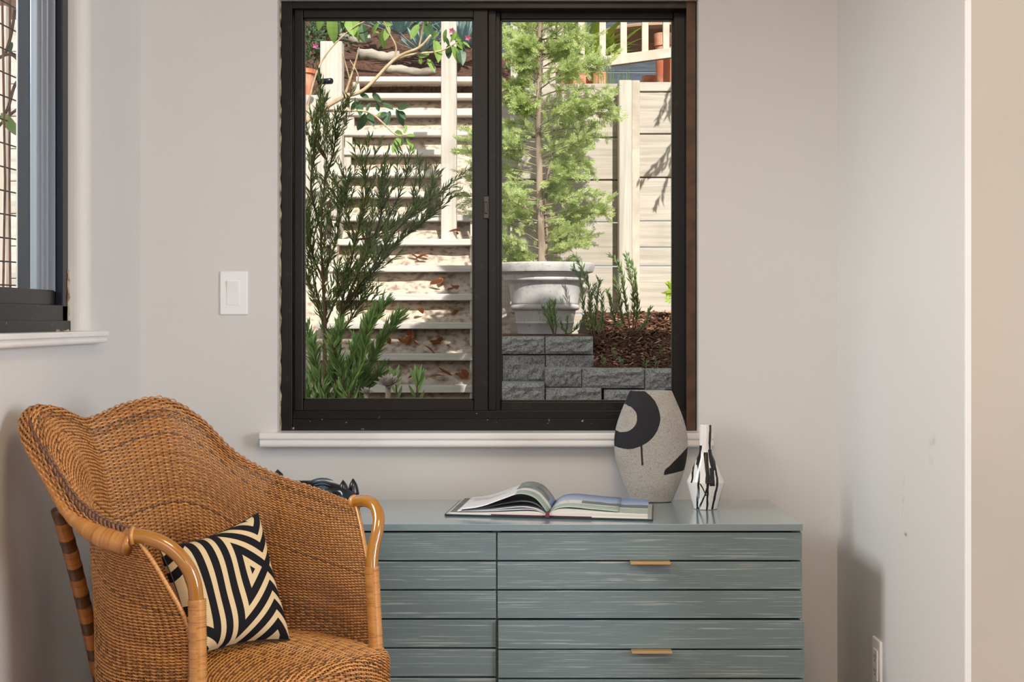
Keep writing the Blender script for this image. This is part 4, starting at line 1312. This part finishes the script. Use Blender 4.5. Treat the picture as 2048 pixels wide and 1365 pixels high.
# cypress in the planter
cy = thing('cypress_tree', (pc[0], pc[1], pc[2] + .30), 'feathery bright green cypress growing in the pale planter', 'tree')
rc = random.Random(21)
trunk = catmull(np.array([list(p) for p in (P(1084, 545, PD), P(1083, 480, PD), P(1080, 420, PD), P(1079, 350, PD), P(1077, 280, PD), P(1077, 215, PD), P(1079, 150, PD), P(1079, 90, PD), P(1081, 20, PD), P(1082, -60, PD))]), 40)
b = MB(); b.tube(trunk, np.linspace(.024, .010, 40), 10)
b.tube(catmull(np.array([list(p) for p in (P(1090, 545, PD), P(1093, 470, PD + .02), P(1091, 400, PD), P(1100, 330, PD - .02), P(1118, 270, PD))]), 20), np.linspace(.011, .005, 20), 8)
b.build('trunk', M['bark'], cy, smooth=True)
def spray(rr):
    """flat fern-like spray of scale leaves, along +x, length 1"""
    V, Fs = [], []
    def blade(a, ang, L, W):
        ca_, sa_ = math.cos(ang), math.sin(ang)
        z = rr.uniform(-.05, .05)
        k = len(V)
        V.extend([(a[0], a[1], a[2]), (a[0] + ca_ * L * .5 - sa_ * W, a[1] + sa_ * L * .5 + ca_ * W, a[2] + z), (a[0] + ca_ * L, a[1] + sa_ * L, a[2] + 2 * z), (a[0] + ca_ * L * .5 + sa_ * W, a[1] + sa_ * L * .5 - ca_ * W, a[2] + z)])
        Fs.append((k, k + 1, k + 2, k + 3))
    blade((0, 0, 0), 0, 1.0, .03)
    for i in range(6):
        t = .12 + .15 * i
        for s in (-1, 1):
            L = (.50 - .32 * abs(t - .35)) * rr.uniform(.7, 1.1)
            an = s * rr.uniform(.55, .85)
            blade((t, 0, 0), an, L, .036)
            for q in (.4, .75):
                blade((t + math.cos(an) * L * q, math.sin(an) * L * q, 0), an + rr.choice((-1, 1)) * .7, L * .45, .034)
    return np.array(V), Fs
sprays = [spray(rc) for _ in range(5)]
fol = MB(); br = MB()
prof_l = [(40, 78), (110, 78), (160, 72), (215, 80), (270, 150), (320, 172), (360, 165), (410, 150), (450, 160), (490, 120), (520, 80)]
prof_r = [(40, 82), (70, 105), (120, 130), (160, 150), (200, 190), (235, 185), (270, 140), (310, 135), (345, 120), (370, 60), (400, 140), (425, 150), (450, 110), (490, 90), (515, 40)]
def branch(p0, dirv, L, density, depth=0):
    d = Vector(dirv).normalized()
    pts = [Vector(p0)]
    n = 7
    for i in range(n):
        d = (d + Vector((rc.uniform(-.2, .2), rc.uniform(-.2, .2), rc.uniform(-.16, .14)))).normalized()
        pts.append(pts[-1] + d * L / n)
    br.tube(pts, np.linspace(.0048 if depth == 0 else .0022, .0008, n + 1), 5, cap=False)
    for i in range(1, n + 1):
        if depth == 0 and i > 1 and L > .12:
            for _ in range(2):
                sd = Vector((rc.uniform(-1, 1), rc.uniform(-1, 1), rc.uniform(-.5, .7)))
                branch(pts[i], d * .9 + sd * .9, L * rc.uniform(.18, .34), density, 1)
        for _ in range(density if i > 0 else 0):
            sd = Vector((rc.uniform(-1, 1), rc.uniform(-1, .7), rc.uniform(-.5, .5)))
            dv = (d * 1.0 + sd * .8).normalized()
            m = np.array(orient(dv, rc.uniform(-.8, .8), (rc.uniform(-.5, .5), -1, rc.uniform(.2, 1))))
            V, Fs = sprays[rc.randrange(5)]
            sc = rc.uniform(.03, .058)
            fol.add((V * sc) @ m.T + np.array(pts[i]), Fs)
for k in range(76):
    py = 30 + 485 * (k + rc.random()) / 76
    side = -1 if k % 2 else 1
    prf = prof_r if side > 0 else prof_l
    ext = np.interp(py, [a for a, _ in prf], [q for _, q in prf]) * PD / F
    yaw = rc.uniform(-1.0, 1.0)
    p0 = trunk[int(np.argmin(np.abs(trunk[:, 2] - PZ(py + 22, PD))))]
    dirv = (side * math.cos(yaw), math.sin(yaw) * .75 - .1, rc.uniform(.05, .40))
    branch(p0, dirv, ext * rc.uniform(.55, .98), 1)
for k in range(46):
    p0 = trunk[rc.randrange(6, 36)]
    a = rc.uniform(0, 6.28)
    branch(p0, (math.cos(a), math.sin(a) - .3, rc.uniform(.0, .6)), rc.uniform(.10, .2), 1, 1)
o = br.build('branches', M['bark'], cy, smooth=True); tag(o, kind='stuff')
o = fol.build('foliage', M['cypress'], cy); tag(o, kind='stuff')

# narrow-leaved shrub left of the steps
rs = random.Random(5)
sh = thing('narrow_leaf_shrub', (PX(655, 6.6), 6.6, .36), 'tall narrow-leaved shrub in front of the steps at the left window edge', 'shrub')
D_ = 6.6
stems = [[(655, 957), (654, 790), (664, 700), (690, 610), (738, 500), (790, 410), (815, 345)],
         [(655, 957), (650, 760), (650, 650), (646, 560), (642, 460), (650, 360), (655, 310)],
         [(664, 700), (690, 580), (712, 480), (730, 400), (728, 348)], [(690, 610), (740, 545), (790, 490), (835, 455), (862, 425)],
         [(650, 650), (628, 560), (616, 470), (612, 400)], [(712, 480), (757, 470), (815, 430), (838, 380)], [(712, 480), (692, 420), (690, 360)],
         [(690, 610), (735, 560), (768, 520)], [(664, 700), (634, 610), (612, 540)], [(646, 560), (672, 480), (680, 420)], [(642, 460), (622, 380), (628, 300), (634, 225)],
         [(650, 650), (672, 600), (700, 545)], [(738, 500), (760, 440), (768, 395)], [(650, 360), (668, 300), (672, 250)], [(740, 545), (785, 470), (858, 400)], [(646, 560), (625, 500), (640, 420)], [(690, 580), (715, 540), (745, 450)], [(664, 700), (700, 640), (722, 600)]]
b = MB(); lv = MB()
for i, s in enumerate(stems):
    c = stemcurve(s, D_, .03, rs, rs.uniform(-.25, .2))
    b.tube(c, np.linspace(.013 if i < 2 else .006, .0015, len(c)), 6, cap=False)
    leaves_on(lv, c, .058, .0068, .0175, .75, .38 if i < 2 else .2, rs, .25, pair=2)
    for k in range(5 + len(s)):
        j = rs.randrange(len(c) // 3, len(c))
        d = Vector(c[j] - c[j - 1]).normalized()
        e = c[j] + np.array(d * rs.uniform(.08, .17)) + np.array([rs.uniform(-.09, .09), rs.uniform(-.08, .08), rs.uniform(.0, .08)])
        tw = catmull(np.array([c[j], (c[j] + e) / 2 + np.array([rs.uniform(-.01, .01)] * 3), e]), 8)
        b.tube(tw, np.linspace(.0022, .0008, 8), 4, cap=False)
        leaves_on(lv, tw, .052, .0066, .016, .7, .1, rs, .25, pair=2)
b.build('stems', M['twig'], sh, smooth=True)
o = lv.build('foliage', M['shrub'], sh); tag(o, kind='stuff')

sh2 = thing('bright_green_shrub', (PX(690, 5.6), 5.6, .36), 'brighter green bushy shrub low in the left window corner', 'shrub')
b = MB(); lv = MB(); D_ = 5.6
for s in ([(680, 1013), (690, 800), (705, 720), (735, 660), (770, 610)], [(690, 1013), (715, 800), (745, 720), (780, 660), (795, 640)], [(670, 1013), (672, 800), (668, 720), (680, 660)],
          [(640, 1013), (632, 800), (622, 720), (614, 660)], [(650, 1013), (648, 820), (640, 760), (625, 690)], [(700, 1013), (712, 840), (730, 790), (760, 745)], [(690, 1013), (690, 830), (700, 770), (712, 690)],
          [(680, 1013), (660, 840), (655, 790), (668, 750)], [(700, 1013), (690, 800), (665, 690)], [(640, 1013), (620, 830), (612, 770)], [(690, 1013), (720, 800), (740, 760)], [(680, 1013), (700, 790), (725, 720), (740, 640)]):
    c = stemcurve(s, D_, .05, rs, rs.uniform(-.2, .2))
    b.tube(c, np.linspace(.006, .0014, len(c)), 6, cap=False)
    leaves_on(lv, c, .072, .0125, .0095, .7, .25, rs, .35, pair=3)
b.build('stems', M['twig'], sh2, smooth=True)
o = lv.build('foliage', M['shrub_light'], sh2); tag(o, kind='stuff')

# leafy sprigs and succulents at the sill line
def sprig(name, pts, d, n, L, W, mat, label, cat, spread=.6):
    t = thing(name, tuple(P(*pts[0], d)), label, cat)
    c = stemcurve(pts, d, .01, rs)
    MB().tube(c, np.linspace(.005, .002, len(c)), 6, cap=False).build('stem', M['twig'], t, smooth=True)
    base, fs = leaf_shape(L, W, .12, 4, .3)
    me = MB().add(base, fs).mesh('leaf', mat)
    for k in range(n):
        f = .35 + .65 * k / (n - 1)
        p = c[int(f * (len(c) - 1))]
        a = k * 2.4
        dv = Vector((math.cos(a) * spread, math.sin(a) * spread, 1.0 * (.5 + f)))
        piece('leaf', me, p, t, orient(dv, rs.uniform(-.5, .5), (0, -1, .2)).to_euler(), (rs.uniform(.8, 1.1),) * 3)
sprig('leafy_sprig', [(838, 1027), (834, 800), (836, 762)], 5.4, 16, .075, .014, M['shrub_light'], 'small leafy sprig above the sill, right of the succulent', 'plant')
sprig('leafy_sprig', [(800, 1020), (794, 800), (788, 756)], 5.5, 14, .06, .012, M['shrub_light'], 'small leafy sprig directly behind the succulent', 'plant')
def rosette(name, px, py, d, r, nr, mat, label, cat, stem=True, zb=None, tilt=(0, -.5, 1), wd=.36):
    c = P(px, py, d)
    t = thing(name, (c.x, c.y, zb if zb is not None else c.z), label, cat)
    if stem: MB().tube([(c.x + .01, c.y + .02, zb), (c.x + .004, c.y + .01, (c.z + zb) / 2), tuple(c)], [.012, .010, .010], 8).build('stem', M['bark'], t, smooth=True)
    base, fs = leaf_shape(1, wd, -.18, 4, .25)
    me = MB().add(base, fs).mesh('leaf', mat)
    ax = Vector(tilt).normalized(); M0 = orient(Vector((1, 0, 0)), 0, ax)
    for k in range(nr):
        f = k / nr; a = k * 2.39996
        el = .15 + 1.15 * f
        dv = M0 @ Vector((math.cos(a) * math.cos(el), math.sin(a) * math.cos(el), math.sin(el)))
        L = r * (1 - .45 * f) * rs.uniform(.9, 1.1)
        piece('leaf', me, c, t, orient(dv, 0, ax).to_euler(), (L,) * 3)
    return t
rosette('aeonium', 776, 772, 5.3, .055, 42, M['succulent'], 'grey green succulent rosette on a stem just above the sill', 'succulent', True, .36)
rosette('aeonium', 733, 788, 5.3, .034, 26, M['succulent'], 'smaller succulent rosette left of the larger one', 'succulent', True, .36)

# upright rosemary-like herbs in the mulch bed
def herb(pts_list, d, z0, label, L=.044, W=.0075, step=.011):
    a = pts_list[0][0]
    t = thing('upright_herb', (PX(a[0], d), d, z0), label, 'plant')
    b = MB(); lv = MB()
    for s in pts_list:
        c = stemcurve(s, d, .02, rs)
        b.tube(c, np.linspace(.004, .0012, len(c)), 5, cap=False)
        leaves_on(lv, c, L, W, step, .75, .2, rs, .3, pair=3)
    b.build('stems', M['twig'], t, smooth=True)
    o = lv.build('foliage', M['needle'], t); tag(o, kind='stuff')
herb([[(1195, 690), (1182, 640), (1178, 580), (1160, 530), (1150, 515)], [(1190, 690), (1192, 620), (1198, 560)], [(1192, 690), (1170, 630), (1160, 560), (1145, 535)], [(1190, 690), (1205, 640), (1203, 590)], [(1190, 680), (1180, 620), (1186, 575)]], 7.75, .9, 'dark feathery herb standing beside the planter rim')
herb([[(1262, 672), (1250, 600), (1242, 540), (1222, 512)], [(1265, 672), (1268, 600), (1258, 540), (1252, 512)], [(1268, 672), (1275, 610), (1270, 550), (1262, 530)], [(1262, 672), (1230, 640), (1215, 585)], [(1264, 672), (1290, 650), (1300, 622)], [(1264, 670), (1245, 640), (1232, 560)]], 7.9, .95, 'taller feathery herb in front of the plank wall post')
herb([[(1108, 672), (1104, 640), (1098, 610)], [(1110, 672), (1112, 650), (1106, 605)], [(1108, 672), (1100, 650), (1088, 620)]], 7.62, .98, 'small bright herb at the foot of the planter')
herb([[(1130, 672), (1134, 655), (1136, 635)], [(1132, 672), (1150, 660), (1160, 645)], [(1140, 672), (1126, 660), (1122, 645)]], 7.66, .98, 'low bushy herb right of the planter foot', .028)
for k, (px, py, d) in enumerate(((1228, 716, 7.5), (1242, 732, 7.4), (1207, 730, 7.42), (1290, 735, 7.4), (1312, 733, 7.42), (1323, 708, 7.6))):
    herb([[(px, py + 4), (px - 1, py - 6), (px - 3, py - 16)], [(px, py + 4), (px + 4, py - 10)]], d, PZ(py + 4, d), ('tiny seedling on the mulch slope, highest on its left side', 'tiny seedling at the block edge below the mulch, second from left', 'tiny seedling at the left end of the mulch edge',
        'tiny seedling at the block edge, third from left', 'tiny seedling near the right end of the mulch edge', 'small seedling on the mulch near the right window frame')[k], .018, .006, .008)
lp_ = thing('lobed_leaf_plant', (PX(1352, 8.3), 8.3, 1.08), 'young plant with lobed yellow green leaves before the plank wall', 'plant')
b = MB(); b.tube([(PX(1352, 8.3), 8.3, 1.05), P(1348, 600, 8.3), P(1345, 582, 8.3)], .004, 6); b.build('stem', M['lime'], lp_)
for (px, py, sc, rot) in ((1341, 580, .06, .4), (1352, 572, .07, 2.0), (1358, 594, .06, -.6), (1338, 600, .03, 3.2)):
    V, Fs = [(0, 0, 0)], []
    for k in range(11):
        a = -2.4 + 4.8 * k / 10; r = 1.0 if k % 2 == 0 else .62
        V.append((r * math.cos(a), .03 * (k % 2), r * math.sin(a)))
    Fs = [(0, k, k + 1) for k in range(1, 11)]
    me = MB().add(np.array(V) * sc, Fs).mesh('leaf', M['lime'])
    piece('leaf', me, P(px, py, 8.28), lp_, (.3, rot, .2))

# broad-leaved branch hanging over the steps
BD = 9.2
bl = thing('broadleaf_bush', (PX(540, BD), BD, .7), 'pale arching branch with broad pointed leaves across the left pane', 'bush')
b = MB()
for s, r0 in (([(540, 760), (540, 500), (570, 300), (606, 250), (640, 222), (686, 195), (730, 178), (790, 118), (838, 95), (862, 70)], .013), ([(790, 118), (830, 108), (880, 102), (915, 85)], .006), ([(640, 222), (690, 222), (740, 226), (790, 268), (812, 270)], .006),
              ([(688, 195), (700, 160), (712, 120), (718, 95)], .006), ([(838, 95), (845, 60), (848, 30)], .004), ([(785, 125), (792, 95), (775, 60), (762, 30)], .0045), ([(700, 160), (690, 125), (684, 105)], .004), ([(606, 250), (640, 130), (700, 60), (760, 30)], .004), ([(700, 192), (712, 172), (716, 150), (700, 120)], .003)):
    c = stemcurve(s, BD, .01, rs, -.1)
    b.tube(c, np.linspace(r0 * 1.6, max(.003, r0 * .55), len(c)), 8)
b.build('stem', M['pale_twig'], bl, smooth=True)
lm = [MB().add(*leaf_shape(1, q, bd, 6, .22)).mesh('leaf', M['broadleaf']) for q, bd in ((.42, .15), (.36, .3), (.46, .05))]
ld = [MB().add(*leaf_shape(1, q, bd, 6, .22)).mesh('leaf', M['broadleaf_dark']) for q, bd in ((.42, .15), (.36, .3), (.46, .05))]  # darker leaf copies, shade on the branch's lower leaves put into colour
# (base px, base py, tip px, tip py, dark)
LV = [(640, 22, 640, 60, 0), (664, 20, 664, 82, 0), (700, 15, 706, 66, 0), (704, 40, 722, 80, 0), (690, 25, 686, 52, 1), (724, 48, 730, 82, 1), (716, 60, 726, 84, 0), (760, 45, 738, 68, 0), (767, 60, 766, 95, 0), (778, 52, 770, 78, 0), (785, 50, 764, 46, 0),
      (838, 48, 822, 76, 0), (848, 45, 862, 70, 1), (852, 36, 860, 52, 0), (878, 66, 862, 76, 0), (870, 78, 880, 118, 0), (888, 72, 900, 90, 1), (893, 58, 888, 84, 0), (900, 70, 920, 80, 0), (905, 90, 918, 122, 0), (898, 88, 897, 116, 1), (910, 80, 930, 98, 0), (906, 62, 916, 76, 0), (925, 84, 940, 94, 0), (918, 88, 926, 124, 1),
      (855, 118, 868, 136, 0), (840, 112, 842, 128, 0), (690, 30, 684, 40, 0), (912, 62, 905, 82, 0), (860, 106, 836, 112, 0),
      (718, 200, 702, 218, 1), (716, 202, 722, 220, 1), (738, 196, 720, 188, 1), (745, 186, 760, 202, 1), (740, 206, 732, 220, 1), (752, 205, 758, 222, 1), (730, 226, 718, 262, 1), (736, 226, 745, 244, 1), (765, 206, 785, 218, 1), (780, 222, 770, 250, 1), (792, 218, 808, 250, 1), (795, 216, 816, 212, 1), (800, 222, 810, 236, 1), (765, 224, 752, 230, 0), (775, 226, 762, 232, 1),
      (808, 268, 812, 250, 0), (806, 270, 784, 262, 0), (800, 274, 786, 304, 0), (806, 274, 800, 292, 0), (812, 276, 832, 302, 0), (812, 270, 828, 272, 0)]
for k, (x0, y0, x1, y1, dk) in enumerate(LV):
    p0 = P(x0, y0, BD + rs.uniform(-.06, .04)); p1 = P(x1, y1, BD + rs.uniform(-.1, .06))
    v = p1 - p0
    piece('leaf', (ld if dk else lm)[k % 3], p0, bl, orient(v, rs.uniform(-.6, .6), (rs.uniform(-.3, .3), -1, .35)).to_euler(), (v.length * 1.08,) * 3)
for k, (x, y) in enumerate(((904, 62), (936, 76), (631, 92))):
    q = MB()
    for a in range(5):
        base, fs = leaf_shape(.022, .016, .1, 3, .2)
        m = np.array(orient((math.cos(a * 1.26), -.4, math.sin(a * 1.26)), 0, (0, -1, 0)))
        q.add(base @ m.T + np.array(P(x, y, BD - .05)), fs)
    q.build('flower', M['pink'], bl)

# hanging branch at the right whose shadow falls on the planks
hb = thing('overhanging_branch', (1.62, 8.05, 1.0), 'slender weeping branch with lance leaves in front of the plank wall', 'tree')
b = MB(); lv = MB()
SD = np.array(SUN_DIR)
tw_px = [[(1420, 60), (1370, 120), (1335, 190), (1318, 235)], [(1420, 90), (1380, 200), (1340, 290), (1290, 345), (1272, 380)], [(1430, 150), (1375, 260), (1345, 330), (1318, 400)], [(1420, 70), (1360, 140), (1340, 215)], [(1430, 170), (1360, 290), (1305, 340)]]
for s in tw_px:
    c = np.array([list(P(x, y, 8.60)) for x, y in s]) - SD * .95
    c = catmull(c, 30)
    b.tube(c, np.linspace(.004, .001, 30), 5, cap=False)
    leaves_on(lv, c, .10, .017, .028, .5, .35, rs, -.7, pair=2)
c0 = np.array(P(1425, 80, 8.6)) - SD * .95
b.tube(catmull(np.array([(1.75, 8.0, .9), (1.70, 7.95, 2.0), (1.55, 7.9, 2.9), tuple(c0 + np.array([.05, 0, .1]))]), 20), np.linspace(.03, .006, 20), 8)
b.build('stem', M['bark'], hb, smooth=True)
o = lv.build('foliage', M['shrub'], hb); tag(o, kind='stuff')

# hillside above the steps
def log(px0, px1, py, d, r, label):
    a, c = P(px0, py, d), P(px1, py + 3, d)
    pts = [a + (c - a) * t + Vector((0, 0, .012 * math.sin(t * 7))) for t in np.linspace(0, 1, 14)]
    b = MB(); b.tube(pts, [r * (1 + .12 * math.sin(k * 1.9)) for k in range(14)], 14)
    tag(b.build('log', M['log'], smooth=True), label, 'log')
log(716, 800, 110, 12.7, .045, 'rough grey log lying on the mulch above the steps')
log(770, 872, 140, 12.35, .035, 'thinner grey log directly above the top step')
log(672, 742, 76, 13.1, .04, 'upper grey log on the bank left of the blue green plants')
for k, (px, py, d, r) in enumerate(((800, 70, 13.0, .42), (880, 62, 13.2, .48), (845, 105, 12.75, .34), (925, 95, 12.9, .42), (760, 60, 13.6, .38), (930, 40, 13.8, .5))):
    rosette('agave', px, py, d, r, 46, M['agave'], ('blue green spiky rosette above the log, left of the tall post', 'large blue green spiky rosette directly behind the tall post', 'low blue green spiky rosette left of the tall post near the log', 'blue green spiky rosette right of the tall post', 'blue green spiky rosette farthest left behind the branch', 'upper right blue green spiky rosette beside the mullion')[k], 'agave', False, None, (0, -.35, 1), .12)
def bush(name, px, py, d, rx, rz, n, mat, label, L=.06, W=.03, z0=None):
    c = P(px, py, d)
    t = thing(name, (c.x, c.y, (z0 if z0 is not None else c.z - rz)), label, 'bush')
    lv = MB(); b = MB()
    base, fs = leaf_shape(1, 1, .15, 2, .2)
    zb = z0 if z0 is not None else c.z - rz
    for k in range(max(6, n // 40)):
        e = (c.x + rs.uniform(-rx, rx) * .7, c.y + rs.uniform(-rx, rx) * .6, c.z + rs.uniform(-.5, .8) * rz)
        b.tube([(c.x, c.y, zb), ((c.x + e[0]) / 2, (c.y + e[1]) / 2, (zb + e[2]) / 2 + .05), e], [.012, .008, .003], 5, cap=False)
    for k in range(n):
        q = Vector((rs.gauss(0, 1), rs.gauss(0, 1), rs.gauss(0, 1))).normalized() * rs.random() ** .4
        p = np.array((c.x + q.x * rx, c.y + q.y * rx, c.z + q.z * rz))
        dv = q + Vector((rs.uniform(-.8, .8), rs.uniform(-.8, .8), rs.uniform(-.4, .9)))
        m = np.array(orient(dv, rs.uniform(-1, 1), (0, -.6, 1)))
        lv.add((base * np.array([L, W, L]) * rs.uniform(.7, 1.2)) @ m.T + p, fs)
    b.build('stems', M['twig'], t, smooth=True)
    o = lv.build('foliage', mat, t); tag(o, kind='stuff')
bush('round_bush', 640, 40, 12.2, .36, .34, 700, M['broadleaf_dark'], 'dense dark bush at the upper left corner of the window')
bush('round_bush', 600, 90, 11.4, .22, .25, 300, M['broadleaf_dark'], 'loose dark bush with red flecks left of the thick post', .05, .02)
bush('round_bush', 940, 40, 14.6, .5, .5, 600, M['broadleaf'], 'light green bush on the hillside behind the mullion')
bush('round_bush', 690, -10, 14.6, .6, .5, 700, M['shrub'], 'wide dark green bush at the top of the hillside')
bush('round_bush', 850, -60, 16.9, .9, .6, 700, M['shrub'], 'tall green bush crowning the hillside behind the spiky plants')
def straps(name, px, py, d, n, L, W, mat, label, z0):
    c = P(px, py, d)
    t = thing(name, (c.x, c.y, z0), label, 'plant')
    base, fs = leaf_shape(1, W, .42, 6, .2)
    me = MB().add(base, fs).mesh('leaf', mat)
    for k in range(n):
        a = k * 2.4; el = rs.uniform(.4, 1.2)
        dv = Vector((math.cos(a) * math.cos(el), math.sin(a) * math.cos(el), math.sin(el)))
        s = L * rs.uniform(.7, 1.1)
        piece('leaf', me, (c.x, c.y, c.z), t, orient(dv, 0).to_euler(), (s,) * 3)
straps('strap_leaf_plant', 1186, 128, 9.7, 26, .36, .2, M['lime'], 'lime green strap-leaved plant behind the balustrade', 2.42)
straps('strap_leaf_plant', 1219, 124, 10.3, 14, .30, .14, M['lime'], 'smaller yellow green strap plant right of the lime one', 2.42)
straps('strap_leaf_plant', 1150, 120, 10.6, 18, .5, .12, M['shrub'], 'dark strap-leaved plant left behind the balustrade', 2.42)
b = MB(); lv = MB()
gt = thing('grass_tuft', (PX(1225, 8.8), 8.8, 2.42), 'thin grey green grass along the top of the plank wall', 'grass')
for k in range(40):
    x = rs.uniform(1180, 1260); p = P(x, 166, 8.8)
    lv.tube([(p.x, p.y, 2.415), tuple(p + Vector((rs.uniform(-.02, .02), 0, rs.uniform(.05, .12))))], [.0018, .0006], 4, cap=False)
o = lv.build('blades', M['needle'], gt); tag(o, kind='stuff')
bush('round_bush', 1075, 60, 12.2, .42, .45, 600, M['shrub'], 'dark green bush behind the cypress top', z0=2.42)
pt = MB(); 
pot('terracotta_pot', 1303, 11.3, PZ(106, 11.3), .05, .085, 'small flower pot on the round garden table, left of the pair', M['terracotta'])
pot('terracotta_pot', 1319, 10.9, PZ(108, 10.9), .035, .07, 'small flower pot on the round garden table, right of the pair', M['terracotta'])
bush('potted_sprig', 1318, 82, 10.9, .03, .07, 24, M['lime'], 'yellow green sprig in the small right flower pot on the table', .04, .015, PZ(102, 10.9))

# fallen leaves on the steps
fl = [MB().add(*leaf_shape(1, q, bd, 5, f)).mesh('fallen_leaf', M['dead']) for q, bd, f in ((.5, -.4, .5), (.42, .5, -.4), (.6, -.2, .9))]
spots = [(840, 413, 4), (905, 455, 5), (896, 455, 5), (858, 505, 4), (830, 500, 4), (915, 568, 3), (860, 565, 3), (895, 560, 3), (878, 570, 3), (815, 640, 1), (905, 600, 2), (846, 637, 2), (818, 662, 1), (850, 685, 1), (865, 690, 1), (838, 690, 1), (895, 690, 1), (882, 692, 1), (905, 740, 0), (885, 742, 0), (935, 735, 0), (815, 725, 0), (775, 722, 0), (932, 740, 0), (885, 385, 6), (760, 408, 5), (780, 690, 1), (812, 640, 1)]
ORD = ('first', 'second', 'third', 'fourth', 'fifth', 'sixth', 'seventh', 'eighth', 'ninth', 'tenth', 'eleventh', 'twelfth')
for k, (px, py, i) in enumerate(spots):
    d = TD[min(i, 13)] + .22 + rs.uniform(0, .05)
    z = stepz(d) - .13
    o = piece('fallen_leaf', fl[k % 3], (PX(px, d), d, z), None, (rs.uniform(-.5, .5), rs.uniform(-.9, .1), rs.uniform(0, 6.28)), (rs.uniform(.07, .12),) * 3)
    row = sorted(q for q in range(len(spots)) if spots[q][2] == i)
    row.sort(key=lambda q: (spots[q][0], q))
    tag(o, 'curled dry leaf, %s from left, on soil above the %s step from bottom' % (ORD[row.index(k)], ORD[i]), 'leaf', 'fallen leaves on the garden steps')
for k, (px, py) in enumerate(((622, 285), )):
    o = piece('hanging_dry_leaf', fl[0], P(px, 262, 6.5), None, (0.2, 1.45, .4), (.15,) * 3)
    tag(o, 'large dry orange leaf caught in the shrub at the left window edge', 'leaf')

# ------------------------------------------------------------------ outside the side window
sf = thing('pale_fence', (-3.6, 9.4, .3), 'sunlit pale boarded fence seen through the side window', 'fence')
for k in range(13):
    me = MB().box(-1.6, 1.6, 0, .03, 0, .205, .004).mesh('board', M['shade'])
    piece('board', me, (-3.9, 9.4, .3 + k * .21), sf)
for x in (-3.3, -4.6):
    MB().box(x - .05, x + .05, 9.33, 9.4, .25, 3.1, .005).build('post', M['post'], sf)
sf2 = thing('side_fence', (-5.75, 4.0, .3), 'long boarded fence along the left side of the garden', 'fence')
for k in range(10):
    me = MB().box(0, .03, -5.2, 5.2, 0, .205, .004).mesh('board', M['shade'])
    piece('board', me, (-5.75, 4.0, .3 + k * .21), sf2)
trl = thing('wire_trellis', (-1.95, 5.6, .36), 'rusty wire trellis outside the side window', 'trellis')
for k in range(13):
    y = 5.0 + k * .10
    b = MB(); b.tube([(-1.9 + .01 * math.sin(k * 3), y, .36), (-1.9 + .012 * math.sin(k * 2), y + .01, 1.6), (-1.9, y, 2.6)], .0045, 6); b.build('rod', M['rust'], trl, smooth=True)
for k in range(24):
    z = .5 + k * .088
    b = MB(); b.tube([(-1.9, 4.95, z), (-1.89, 5.6, z + .008), (-1.9, 6.25, z)], .003, 5); b.build('wire', M['navy'], trl, smooth=True)
vb = thing('vine_branch', (-2.0, 5.5, .36), 'bare vine branch with a few leaves on the trellis', 'vine')
b = MB()
for s in ([(-140, 300), (-60, 170), (10, 110), (45, 130), (68, 165)], [(-40, 240), (8, 230), (30, 170), (52, 150)], [(10, 110), (22, 70), (30, 20)], [(-60, 330), (0, 250), (40, 215), (66, 205)]):
    b.tube(stemcurve(s, 5.5, .02, rs), .006, 6)
b.tube([(-2.0, 5.5, .36), (-2.15, 5.5, 1.0), tuple(P(-60, 330, 5.5)), tuple(P(-60, 170, 5.5))], .009, 6)
b.build('stem', M['twig'], vb, smooth=True)
for k, (x0, y0, x1, y1) in enumerate(((62, 98, 58, 128), (2, 226, 34, 268), (36, 92, 52, 104), (58, 80, 70, 92), (24, 84, 18, 102))):
    p0, p1 = P(x0, y0, 5.45), P(x1, y1, 5.42); v = p1 - p0
    piece('leaf', lm[k % 3] if k % 2 else ld[k % 3], p0, vb, orient(v, .3, (.3, -1, .3)).to_euler(), (v.length,) * 3)
